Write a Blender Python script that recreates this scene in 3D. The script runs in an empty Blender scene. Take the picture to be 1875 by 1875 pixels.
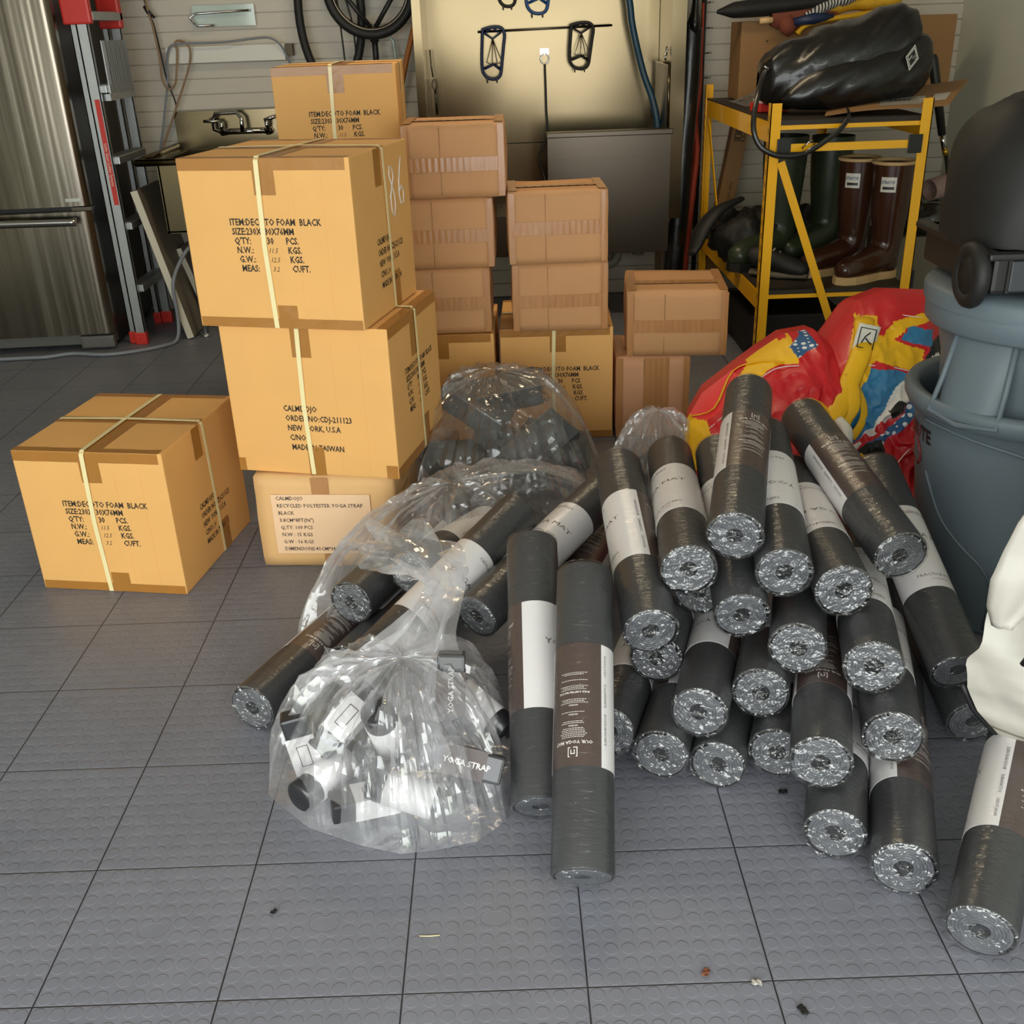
import bpy, bmesh, math, random
from mathutils import Vector, Matrix, noise
PI = math.pi
S = bpy.context.scene
C = S.collection
random.seed(7)

# ------------------------------------------------------------------ camera, world, light, exposure
cd = bpy.data.cameras.new('camera'); cam = bpy.data.objects.new('camera', cd); C.objects.link(cam)
cd.sensor_width = 36; cd.lens = 36.367; cd.clip_start = 0.05; cd.clip_end = 200
_yaw, _pitch, _roll = -0.0009, 0.441, -0.0369
_f = Vector((math.sin(_yaw) * math.cos(_pitch), math.cos(_yaw) * math.cos(_pitch), -math.sin(_pitch)))
_r0 = Vector((math.cos(_yaw), -math.sin(_yaw), 0)); _u0 = _r0.cross(_f)
_r = _r0 * math.cos(_roll) + _u0 * math.sin(_roll); _u = -_r0 * math.sin(_roll) + _u0 * math.cos(_roll)
cam.matrix_world = Matrix(((_r.x, _u.x, -_f.x, 0.2104), (_r.y, _u.y, -_f.y, -1.2045), (_r.z, _u.z, -_f.z, 1.4383), (0, 0, 0, 1)))
S.camera = cam
S.view_settings.view_transform = 'Standard'; S.view_settings.look = 'None'
S.view_settings.gamma = 1; S.view_settings.use_curve_mapping = False
S.view_settings.exposure = 0.14
try:
    S.cycles.transparent_max_bounces = 24; S.cycles.max_bounces = 10
except Exception: pass

w = bpy.data.worlds.new('outdoors'); S.world = w; w.use_nodes = True
nt = w.node_tree; nt.nodes.clear()
tc = nt.nodes.new('ShaderNodeTexCoord'); sx = nt.nodes.new('ShaderNodeSeparateXYZ')
nt.links.new(tc.outputs['Generated'], sx.inputs[0])
mr = nt.nodes.new('ShaderNodeMapRange'); mr.inputs[1].default_value = -0.35; mr.inputs[2].default_value = 0.75
nz = nt.nodes.new('ShaderNodeTexNoise'); nz.inputs['Scale'].default_value = 5; nz.inputs['Detail'].default_value = 5
nt.links.new(tc.outputs['Generated'], nz.inputs['Vector'])
ad = nt.nodes.new('ShaderNodeMath'); ad.operation = 'MULTIPLY_ADD'; ad.inputs[1].default_value = 0.35
sb = nt.nodes.new('ShaderNodeMath'); sb.operation = 'SUBTRACT'; sb.inputs[1].default_value = 0.175
nt.links.new(nz.outputs['Fac'], ad.inputs[0]); nt.links.new(sx.outputs['Z'], ad.inputs[2])
nt.links.new(ad.outputs[0], sb.inputs[0]); nt.links.new(sb.outputs[0], mr.inputs[0])
rp = nt.nodes.new('ShaderNodeValToRGB'); cr = rp.color_ramp
cr.elements[0].position = 0.0; cr.elements[0].color = (0.62, 0.6, 0.56, 1)
cr.elements[1].position = 1.0; cr.elements[1].color = (0.75, 0.88, 1.15, 1)
for p, c in ((0.28, (0.7, 0.68, 0.6, 1)), (0.33, (0.16, 0.22, 0.08, 1)), (0.52, (0.3, 0.4, 0.14, 1)), (0.6, (0.95, 1.0, 0.9, 1)), (0.75, (1.0, 1.05, 1.1, 1))):
    e = cr.elements.new(p); e.color = c
nt.links.new(mr.outputs[0], rp.inputs[0])
bg = nt.nodes.new('ShaderNodeBackground'); bg.inputs['Strength'].default_value = 2.6
wo = nt.nodes.new('ShaderNodeOutputWorld')
nt.links.new(rp.outputs[0], bg.inputs[0]); nt.links.new(bg.outputs[0], wo.inputs[0])

def area(name, loc, rot, sx_, sy_, power, col):
    l = bpy.data.lights.new(name, 'AREA'); l.shape = 'RECTANGLE'; l.size = sx_; l.size_y = sy_
    l.energy = power; l.color = col
    o = bpy.data.objects.new(name, l); C.objects.link(o); o.location = loc; o.rotation_euler = rot
    return o
area('daylight_through_garage_door', (-0.3, -2.45, 1.25), (math.radians(90), 0, 0), 4.6, 1.9, 128, (0.95, 0.975, 1.0))
area('added_warm_fill', (0.3, 3.0, 2.6), (0, 0, 0), 1.4, 0.3, 17, (1.0, 0.80, 0.52))  # added warm lamp overhead to tint the rear; no known fitting

# ------------------------------------------------------------------ helpers
def lin(c):
    def g(v):
        v /= 255.0
        return v / 12.92 if v <= 0.04045 else ((v + 0.055) / 1.055) ** 2.4
    return (g(c[0]), g(c[1]), g(c[2]), 1)

def _coords(n, t='Object'):
    a = n.nodes.new('ShaderNodeTexCoord'); return a.outputs[t]

def mat(name, rgb, rough=0.6, metal=0.0, var=0.0, vscale=8.0, bump=0.0, bscale=60.0, stretch=(1, 1, 1), coat=0.0,
        spec=0.5, sheen=0.0, trans=0.0, bdist=0.002, rvar=0.0, detail=4.0, coatr=0.05):
    m = bpy.data.materials.new(name); m.use_nodes = True
    n = m.node_tree; b = n.nodes['Principled BSDF']
    col = lin(rgb)
    b.inputs['Base Color'].default_value = col
    b.inputs['Roughness'].default_value = rough; b.inputs['Metallic'].default_value = metal
    b.inputs['Specular IOR Level'].default_value = spec
    b.inputs['Coat Weight'].default_value = coat; b.inputs['Coat Roughness'].default_value = coatr
    b.inputs['Sheen Weight'].default_value = sheen
    b.inputs['Transmission Weight'].default_value = trans
    mp = n.nodes.new('ShaderNodeMapping'); mp.inputs['Scale'].default_value = stretch
    n.links.new(_coords(n), mp.inputs[0])
    t = n.nodes.new('ShaderNodeTexNoise'); t.inputs['Scale'].default_value = vscale; t.inputs['Detail'].default_value = detail
    n.links.new(mp.outputs[0], t.inputs['Vector'])
    mx = n.nodes.new('ShaderNodeMix'); mx.data_type = 'RGBA'
    k = max(0.0, 1 - var); k2 = 1 + var * 0.6
    mx.inputs[6].default_value = (col[0] * k, col[1] * k, col[2] * k, 1)
    mx.inputs[7].default_value = (min(1, col[0] * k2), min(1, col[1] * k2), min(1, col[2] * k2), 1)
    n.links.new(t.outputs['Fac'], mx.inputs[0]); n.links.new(mx.outputs[2], b.inputs['Base Color'])
    if rvar:
        r = n.nodes.new('ShaderNodeMapRange'); r.inputs[3].default_value = max(0.02, rough - rvar); r.inputs[4].default_value = rough + rvar
        n.links.new(t.outputs['Fac'], r.inputs[0]); n.links.new(r.outputs[0], b.inputs['Roughness'])
    if bump:
        t2 = n.nodes.new('ShaderNodeTexNoise'); t2.inputs['Scale'].default_value = bscale; t2.inputs['Detail'].default_value = 3
        n.links.new(mp.outputs[0], t2.inputs['Vector'])
        bp = n.nodes.new('ShaderNodeBump'); bp.inputs['Strength'].default_value = bump; bp.inputs['Distance'].default_value = bdist
        n.links.new(t2.outputs['Fac'], bp.inputs['Height']); n.links.new(bp.outputs[0], b.inputs['Normal'])
    return m

def film(name, gloss=0.12, rough=0.12, tint=(1, 1, 1), bump=0.6, bscale=40, stretch=(1, 1, 1), milky=0.0, edge=0.5, crease=False):
    """clear plastic sheet: transparent with a fresnel gloss and a little milky scatter"""
    m = bpy.data.materials.new(name); m.use_nodes = True
    n = m.node_tree; n.nodes.clear()
    out = n.nodes.new('ShaderNodeOutputMaterial')
    tr = n.nodes.new('ShaderNodeBsdfTransparent'); tr.inputs[0].default_value = (*tint, 1)
    gl = n.nodes.new('ShaderNodeBsdfGlossy'); gl.inputs['Roughness'].default_value = rough
    gl.inputs[0].default_value = (1, 1, 1, 1)
    mp = n.nodes.new('ShaderNodeMapping'); mp.inputs['Scale'].default_value = stretch
    n.links.new(_coords(n), mp.inputs[0])
    t = n.nodes.new('ShaderNodeTexNoise'); t.inputs['Scale'].default_value = bscale; t.inputs['Detail'].default_value = 3
    t.inputs['Distortion'].default_value = 1.2
    n.links.new(mp.outputs[0], t.inputs['Vector'])
    hgt = t.outputs['Fac']
    if crease:   # sharp folded creases: ridged noise at two scales
        t.inputs['Detail'].default_value = 1.5
        t2 = n.nodes.new('ShaderNodeTexNoise'); t2.inputs['Scale'].default_value = bscale * 3.1; t2.inputs['Detail'].default_value = 1; n.links.new(mp.outputs[0], t2.inputs['Vector'])
        hs = []
        for tt, k in ((t, 4.0), (t2, 1.3)):
            s1 = n.nodes.new('ShaderNodeMath'); s1.operation = 'SUBTRACT'; s1.inputs[1].default_value = 0.5; n.links.new(tt.outputs['Fac'], s1.inputs[0])
            s2 = n.nodes.new('ShaderNodeMath'); s2.operation = 'ABSOLUTE'; n.links.new(s1.outputs[0], s2.inputs[0])
            s3 = n.nodes.new('ShaderNodeMath'); s3.operation = 'MULTIPLY'; s3.inputs[1].default_value = k; n.links.new(s2.outputs[0], s3.inputs[0]); hs.append(s3)
        s4 = n.nodes.new('ShaderNodeMath'); s4.operation = 'ADD'; n.links.new(hs[0].outputs[0], s4.inputs[0]); n.links.new(hs[1].outputs[0], s4.inputs[1]); hgt = s4.outputs[0]
    bp = n.nodes.new('ShaderNodeBump'); bp.inputs['Strength'].default_value = bump; bp.inputs['Distance'].default_value = 0.004 if not crease else 0.04 / bscale * 3
    n.links.new(hgt, bp.inputs['Height']); n.links.new(bp.outputs[0], gl.inputs['Normal'])
    lw = n.nodes.new('ShaderNodeLayerWeight'); lw.inputs[0].default_value = 0.35
    n.links.new(bp.outputs[0], lw.inputs['Normal'])
    mr_ = n.nodes.new('ShaderNodeMapRange'); mr_.inputs[3].default_value = gloss; mr_.inputs[4].default_value = min(1, gloss + edge)
    n.links.new(lw.outputs['Facing'], mr_.inputs[0])
    mx = n.nodes.new('ShaderNodeMixShader'); n.links.new(mr_.outputs[0], mx.inputs[0])
    base = tr.outputs[0]
    if milky:
        d = n.nodes.new('ShaderNodeBsdfDiffuse'); d.inputs[0].default_value = (0.9, 0.9, 0.93, 1)
        tl = n.nodes.new('ShaderNodeBsdfTranslucent'); tl.inputs[0].default_value = (0.9, 0.9, 0.93, 1)
        m0 = n.nodes.new('ShaderNodeMixShader'); m0.inputs[0].default_value = 0.5
        n.links.new(d.outputs[0], m0.inputs[1]); n.links.new(tl.outputs[0], m0.inputs[2])
        m1 = n.nodes.new('ShaderNodeMixShader')
        r2 = n.nodes.new('ShaderNodeMapRange'); r2.inputs[1].default_value = 0.35; r2.inputs[2].default_value = 0.75
        r2.inputs[3].default_value = milky * 0.35; r2.inputs[4].default_value = milky * 1.6
        n.links.new(t.outputs['Fac'], r2.inputs[0]); n.links.new(r2.outputs[0], m1.inputs[0])
        n.links.new(tr.outputs[0], m1.inputs[1]); n.links.new(m0.outputs[0], m1.inputs[2])
        base = m1.outputs[0]
    n.links.new(base, mx.inputs[1]); n.links.new(gl.outputs[0], mx.inputs[2]); n.links.new(mx.outputs[0], out.inputs[0])
    return m

class MB:
    def __init__(s): s.v = []; s.f = []; s.m = []; s.sm = []
    def add(s, vs, fs, mi=0, smooth=False, M=None):
        o = len(s.v)
        for p in vs:
            p = Vector(p)
            s.v.append(M @ p if M is not None else p)
        for i, f in enumerate(fs):
            s.f.append([o + k for k in f]); s.m.append(mi[i] if isinstance(mi, (list, tuple)) else mi); s.sm.append(smooth)
        return s
    def box(s, a, b, mi=0, M=None, bev=0.0):
        x0, y0, z0 = a; x1, y1, z1 = b
        if bev > 0:
            bm = bmesh.new(); bmesh.ops.create_cube(bm, size=1)
            for v in bm.verts: v.co = Vector(((x0 + x1) / 2 + v.co.x * (x1 - x0), (y0 + y1) / 2 + v.co.y * (y1 - y0), (z0 + z1) / 2 + v.co.z * (z1 - z0)))
            bmesh.ops.bevel(bm, geom=bm.edges[:], offset=bev, segments=2, affect='EDGES', profile=0.6)
            bm.verts.index_update()
            s.add([v.co.copy() for v in bm.verts], [[v.index for v in f.verts] for f in bm.faces], mi, False, M); bm.free(); return s
        vs = [(x, y, z) for z in (z0, z1) for y in (y0, y1) for x in (x0, x1)]
        return s.add(vs, [(0, 2, 3, 1), (4, 5, 7, 6), (0, 1, 5, 4), (2, 6, 7, 3), (0, 4, 6, 2), (1, 3, 7, 5)], mi, False, M)
    def tube(s, pts, r, n=10, mi=0, M=None, cap=True, flat=1.0, closed=False):
        pts = [Vector(p) for p in pts]; k = len(pts)
        rs = r if isinstance(r, (list, tuple)) else [r] * k
        up = None; vs = []
        for i, p in enumerate(pts):
            if closed: t = (pts[(i + 1) % k] - pts[i - 1])
            else: t = (pts[min(i + 1, k - 1)] - pts[max(i - 1, 0)])
            t = t.normalized() if t.length > 1e-9 else Vector((0, 0, 1))
            if up is None:
                up = Vector((0, 0, 1)) if abs(t.z) < 0.95 else Vector((1, 0, 0))
            a = t.cross(up); a = a.normalized() if a.length > 1e-6 else t.orthogonal().normalized()
            b = a.cross(t).normalized(); up = b
            for j in range(n):
                th = 2 * PI * j / n
                vs.append(p + a * math.cos(th) * rs[i] + b * math.sin(th) * rs[i] * flat)
        fs = []
        for i in range(k if closed else k - 1):
            for j in range(n):
                q = ((i + 1) % k)
                fs.append((i * n + j, i * n + (j + 1) % n, q * n + (j + 1) % n, q * n + j))
        if cap and not closed:
            fs.append(tuple(range(n - 1, -1, -1))); fs.append(tuple((k - 1) * n + j for j in range(n)))
        return s.add(vs, fs, mi, True, M)
    def lathe(s, prof, n=32, mi=0, M=None, cap=False):
        vs = []; fs = []
        for r, z in prof:
            for j in range(n): vs.append((r * math.cos(2 * PI * j / n), r * math.sin(2 * PI * j / n), z))
        mis = []
        for i in range(len(prof) - 1):
            for j in range(n):
                fs.append((i * n + j, i * n + (j + 1) % n, (i + 1) * n + (j + 1) % n, (i + 1) * n + j))
                mis.append(mi[i] if isinstance(mi, (list, tuple)) else mi)
        if cap:
            fs.append(tuple(range(n - 1, -1, -1))); fs.append(tuple((len(prof) - 1) * n + j for j in range(n)))
            mis += [mis[0], mis[-1]]
        return s.add(vs, fs, mis, True, M)
    def grid(s, fn, nu, nv, mi=0, M=None, smooth=True, wrapu=False, mfn=None, thick=0.0):
        vs = [Vector(fn(i / nu, j / nv)) for j in range(nv + 1) for i in range(nu + (0 if wrapu else 1))]
        wd = nu + (0 if wrapu else 1); fs = []; ms = []
        for j in range(nv):
            for i in range(nu):
                a = j * wd + i; b = j * wd + (i + 1) % wd
                fs.append((a, b, b + wd, a + wd)); ms.append(mfn((i + .5) / nu, (j + .5) / nv) if mfn else mi)
        return s.add(vs, fs, ms, smooth, M)
    def prism(s, poly, h, mi=0, M=None, z0=0.0):
        n = len(poly)
        vs = [(x, y, z0) for x, y in poly] + [(x, y, z0 + h) for x, y in poly]
        fs = [tuple(range(n - 1, -1, -1)), tuple(range(n, 2 * n))] + [(i, (i + 1) % n, n + (i + 1) % n, n + i) for i in range(n)]
        return s.add(vs, fs, mi, False, M)
    def build(s, name, mats, parent=None, solid=0.0, autosmooth=True):
        me = bpy.data.meshes.new(name); me.from_pydata(s.v, [], s.f); me.update()
        for m in (mats if isinstance(mats, (list, tuple)) else [mats]): me.materials.append(m)
        for p, mi, sm in zip(me.polygons, s.m, s.sm): p.material_index = mi; p.use_smooth = sm
        bm = bmesh.new(); bm.from_mesh(me); bmesh.ops.recalc_face_normals(bm, faces=bm.faces[:]) if len(bm.faces) < 40000 and solid >= 0 else None
        bm.to_mesh(me); bm.free()
        o = bpy.data.objects.new(name, me); C.objects.link(o)
        if parent is not None: o.parent = parent
        if solid > 0:
            md = o.modifiers.new('thickness', 'SOLIDIFY'); md.thickness = solid; md.offset = 0
        return o

def tag(o, label, cat, group=None, kind=None):
    if label: o['label'] = label
    if cat: o['category'] = cat
    if group: o['group'] = group
    if kind: o['kind'] = kind
    return o
def thing(name, label, cat, loc=(0, 0, 0), rz=0.0, group=None):
    o = bpy.data.objects.new(name, None); C.objects.link(o); o.location = loc; o.rotation_euler = (0, 0, rz)
    o.empty_display_size = 0.05
    return tag(o, label, cat, group)
def struct(o):
    o['kind'] = 'structure'; return o
def dup(root, name=None):
    r = root.copy(); C.objects.link(r)
    for ch in list(root.children):
        c = ch.copy(); C.objects.link(c); c.parent = r
        for g in list(ch.children):
            d = g.copy(); C.objects.link(d); d.parent = c
    return r
def T(x, y, z): return Matrix.Translation((x, y, z))
def RX(a): return Matrix.Rotation(a, 4, 'X')
def RY(a): return Matrix.Rotation(a, 4, 'Y')
def RZ(a): return Matrix.Rotation(a, 4, 'Z')
def frame(p, zdir, face=None):
    z = Vector(zdir).normalized(); x = Vector(face) if face is not None else Vector((1, 0, 0))
    x = (x - z * x.dot(z)).normalized(); y = z.cross(x)
    m = Matrix((x, y, z)).transposed().to_4x4(); m.translation = p
    return m

_tc = {}
def text(string, size, xs=1.0, align='LEFT', res=1, bold=0.0):
    """text outlines as flat faces: list of 2-D verts and faces, baseline at y = 0"""
    key = (string, size, xs, align, bold)
    if key in _tc: return _tc[key]
    cu = bpy.data.curves.new('letters', 'FONT'); cu.body = string; cu.size = size; cu.align_x = align
    cu.resolution_u = res; cu.offset = bold * size
    o = bpy.data.objects.new('letters', cu); C.objects.link(o)
    dg = bpy.context.evaluated_depsgraph_get(); dg.update()
    me = o.evaluated_get(dg).to_mesh()
    vs = [(v.co.x * xs, v.co.y) for v in me.vertices]; fs = [tuple(p.vertices) for p in me.polygons]
    o.evaluated_get(dg).to_mesh_clear()
    bpy.data.objects.remove(o); bpy.data.curves.remove(cu)
    _tc[key] = (vs, fs); return vs, fs
def put_text(mb, string, size, fn, mi, xs=1.0, align='LEFT', bold=0.0, slant=0.0):
    vs, fs = text(string, size, xs, align, 1, bold)
    mb.add([fn(x + slant * y, y) for x, y in vs], fs, mi)

# logo: nested open squares
def logo_rects(s, t):
    """stroke rectangles for the nested square mark, centred, size s, stroke t"""
    h = s / 2; q = s * 0.22
    return [(-h, -h, -h + t, h), (-h, h - t, h, h), (h - t, -h, h, h), (-h, -h, -q * .2, -h + t), (q * 1.1, -h, h, -h + t),
            (-q, -q * 1.1, -q + t, q), (-q, q - t, q, q), (q - t, -q * 1.1, q, q)]

def crumple(p, dirs):
    s = 0.0
    for d, f, a, ph in dirs:
        x = (p.x * d[0] + p.y * d[1] + p.z * d[2]) * f + ph
        s += a * (abs((x % 1.0) - 0.5) * 4 - 1)
    return s
def cdirs(seed, n, f0, f1, amp):
    r = random.Random(seed); out = []
    for i in range(n):
        d = Vector((r.uniform(-1, 1), r.uniform(-1, 1), r.uniform(-1, 1))).normalized()
        f = f0 * (f1 / f0) ** (i / max(1, n - 1)); out.append((d, f, amp * f0 / f, r.random()))
    return out
def nz3(p, s, seed=0.0): return noise.noise(Vector((p[0] * s + seed, p[1] * s + seed * 1.7, p[2] * s - seed)))

# ------------------------------------------------------------------ materials
KRAFT = mat('kraft_cardboard', (228, 173, 102), 0.72, var=0.10, vscale=6, bump=0.15, bscale=90)
KRAFT2 = mat('pinkish_cardboard', (196, 146, 100), 0.75, var=0.14, vscale=5, bump=0.3, bscale=120, stretch=(1, 1, 0.08))
KRAFT3 = mat('brown_cardboard', (150, 112, 70), 0.8, var=0.15, vscale=5, bump=0.2, bscale=60)
TAPE = mat('brown_tape', (168, 114, 48), 0.34, var=0.12, vscale=9, bump=0.5, bscale=35, coat=0.15, stretch=(1, 1, 0.5))
TAPE2 = mat('clear_brown_tape', (182, 128, 78), 0.36, var=0.2, vscale=14, bump=1.0, bscale=45, coat=0.35, stretch=(2.5, 1, 0.4), coatr=.15)
INK = mat('black_ink', (44, 36, 26), 0.7)
PLINK = mat('grey_ink', (84, 72, 66), 0.7)
BAND = mat('cream_strapping', (238, 222, 168), 0.4, var=0.04, coat=0.2)
LABELP = mat('label_paper', (240, 200, 160), 0.45, var=0.04, coat=0.3)
MATB = mat('mat_rubber', (52, 53, 55), 0.62, var=0.12, vscale=30, bump=0.35, bscale=160, stretch=(0.35, 0.35, 2.4))
MATE = mat('mat_edge_rubber', (92, 94, 99), 0.55, var=0.15, vscale=40)
CORE = mat('shaded_core_rubber', (34, 36, 40), 0.8)  # rubber darkened to paint the shade inside the core hole
WHITEP = mat('white_sleeve_paper', (222, 219, 219), 0.45, var=0.02, coat=0.05)
BROWNP = mat('brown_sleeve_paper', (74, 60, 56), 0.45, var=0.06, coat=0.05)
WINK = mat('white_print', (225, 220, 214), 0.5)
FILM = film('shrink_film', gloss=0.025, rough=0.16, bump=0.7, bscale=55, stretch=(0.5, 0.5, 1.8), edge=0.14)
FILMC = film('crinkled_end_film', gloss=0.085, rough=0.09, bump=0.9, bscale=30, edge=0.5, crease=True)
BAGF = film('clear_bag_film', gloss=0.08, rough=0.14, bump=0.45, bscale=5, milky=0.24, edge=0.3, tint=(0.98, 0.98, 0.99), crease=True)
BAGG = film('grey_bag_film', gloss=0.07, rough=0.18, bump=0.8, bscale=18, milky=0.13, edge=0.4, tint=(0.93, 0.92, 0.92))
STEEL = mat('brushed_steel', (116, 103, 79), 0.21, 1.0, var=0.05, vscale=2.5, rvar=0.04)
STEELD = mat('dark_steel', (98, 90, 80), 0.3, 1.0, var=0.08, vscale=3)
FRIDGE = mat('stainless_door', (128, 120, 108), 0.2, 1.0, var=0.06, vscale=2, bump=0.5, bscale=1.8, stretch=(4.0, 1, 0.12), bdist=0.02)
CHROME = mat('chrome', (200, 200, 200), 0.08, 1.0)
ALU = mat('ladder_aluminium', (176, 178, 178), 0.35, 0.85, var=0.1, vscale=20, bump=0.05)
REDP = mat('red_plastic', (205, 45, 35), 0.4)
BLACKP = mat('black_plastic', (30, 29, 28), 0.45, var=0.1)
BLACKM = mat('black_rubber', (24, 23, 22), 0.6, var=0.1)
YEL = mat('yellow_rack_paint', (255, 186, 0), 0.35, var=0.05, vscale=12, coat=0.3)
DECK = mat('dark_shelf_board', (46, 38, 30), 0.6, var=0.1)
LEATH = mat('black_leather', (22, 21, 20), 0.34, var=0.2, vscale=12, bump=0.35, bscale=22, coat=0.25, bdist=0.006)
GREYC = mat('grey_can_plastic', (99, 111, 119), 0.5, var=0.07, vscale=8, bump=0.06, bscale=200)
COVER = mat('black_vinyl_cover', (22, 21, 20), 0.62, var=0.12, vscale=4, bump=0.2, bscale=9, bdist=0.01)
CANVAS = mat('white_vinyl_canvas', (182, 177, 167), 0.45, var=0.04, bump=0.3, bscale=14, bdist=0.006, coat=0.1)
FRED = mat('red_nylon', (205, 24, 36), 0.45, var=0.15, vscale=10, bump=0.3, bscale=16, bdist=0.008, coat=0.1)
FBR = mat('bright_red_fleece', (235, 40, 38), 0.8, var=0.05, sheen=0.3)
FYEL = mat('yellow_webbing', (240, 186, 20), 0.55, var=0.1, vscale=20, bump=0.25, bscale=30)
FBLUE = mat('blue_nylon', (52, 124, 172), 0.5, var=0.08, bump=0.25, bscale=14, bdist=0.008)
FWHITE = mat('white_nylon', (232, 228, 222), 0.5, var=0.03)
FBLACK = mat('black_nylon', (22, 22, 24), 0.55, var=0.05)
BROWNB = mat('brown_boot_rubber', (62, 34, 22), 0.25, var=0.12, coat=0.35, bump=0.08, bscale=10)
GUM = mat('tan_gum_sole', (212, 176, 124), 0.6, var=0.08)
GREENB = mat('dark_green_boot_rubber', (44, 54, 34), 0.4, var=0.15, bump=0.15, bscale=12, coat=0.1)
ORANGEF = mat('orange_red_fabric', (176, 62, 34), 0.65, var=0.15, bump=0.25, bscale=16)
BROWNF = mat('brown_mitt_fabric', (120, 60, 40), 0.8, var=0.12, bump=0.2)
YGLOVE = mat('yellow_glove_cloth', (214, 164, 30), 0.75, var=0.15, bump=0.5, bscale=25, bdist=0.01)
WALLM = mat('white_slat_panel', (205, 196, 180), 0.5, var=0.04, vscale=2)
PLAIN = mat('painted_side_wall', (208, 211, 196), 0.7, var=0.04, vscale=1.5, bump=0.05, bscale=150)
CEIL = mat('ceiling_paint', (190, 182, 165), 0.85)
HOSEG = mat('grey_hose_rubber', (130, 134, 142), 0.45)
HOSEB = mat('blue_hose_rubber', (28, 62, 84), 0.4)
ROPE = mat('tan_cord', (150, 122, 92), 0.7)
SLATB = mat('grey_brown_board', (120, 112, 98), 0.6, var=0.1)
BOARDE = mat('cream_board_edge', (214, 206, 188), 0.6)
WHITEM = mat('white_metal', (222, 218, 206), 0.4)
GREYF = mat('grey_felt_fabric', (112, 104, 88), 0.95, var=0.2, vscale=60)
GLASSG = mat('pale_glass', (190, 205, 196), 0.1, var=0.02, coat=0.5)
DFOAM = mat('charcoal_foam_block', (52, 58, 62), 0.4, var=0.1, coat=0.4, bump=0.2, bscale=20)
CHROMEB = mat('dark_blue_rubber', (26, 44, 78), 0.45)

# polka dot and striped cloth (procedural)
def polka():
    m = bpy.data.materials.new('blue_polka_dot_nylon'); m.use_nodes = True; n = m.node_tree; b = n.nodes['Principled BSDF']
    v = n.nodes.new('ShaderNodeTexVoronoi'); v.inputs['Scale'].default_value = 46; v.inputs['Randomness'].default_value = 0.25
    n.links.new(_coords(n), v.inputs['Vector'])
    l = n.nodes.new('ShaderNodeMath'); l.operation = 'LESS_THAN'; l.inputs[1].default_value = 0.36
    n.links.new(v.outputs['Distance'], l.inputs[0])
    mx = n.nodes.new('ShaderNodeMix'); mx.data_type = 'RGBA'; mx.inputs[6].default_value = lin((42, 92, 142)); mx.inputs[7].default_value = lin((226, 230, 232))
    n.links.new(l.outputs[0], mx.inputs[0]); n.links.new(mx.outputs[2], b.inputs['Base Color']); b.inputs['Roughness'].default_value = 0.5
    return m
POLKA = polka()
def stripes(name, c0, c1, freq, axis):
    m = bpy.data.materials.new(name); m.use_nodes = True; n = m.node_tree; b = n.nodes['Principled BSDF']
    wv = n.nodes.new('ShaderNodeTexWave'); wv.bands_direction = axis; wv.inputs['Scale'].default_value = freq; wv.inputs['Distortion'].default_value = 1.5
    n.links.new(_coords(n), wv.inputs['Vector'])
    l = n.nodes.new('ShaderNodeMath'); l.operation = 'LESS_THAN'; l.inputs[1].default_value = 0.5; n.links.new(wv.outputs['Fac'], l.inputs[0])
    mx = n.nodes.new('ShaderNodeMix'); mx.data_type = 'RGBA'; mx.inputs[6].default_value = lin(c0); mx.inputs[7].default_value = lin(c1)
    n.links.new(l.outputs[0], mx.inputs[0]); n.links.new(mx.outputs[2], b.inputs['Base Color']); b.inputs['Roughness'].default_value = 0.7
    return m
STRIPE = stripes('grey_striped_cloth', (40, 40, 44), (196, 192, 186), 22, 'X')

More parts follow.
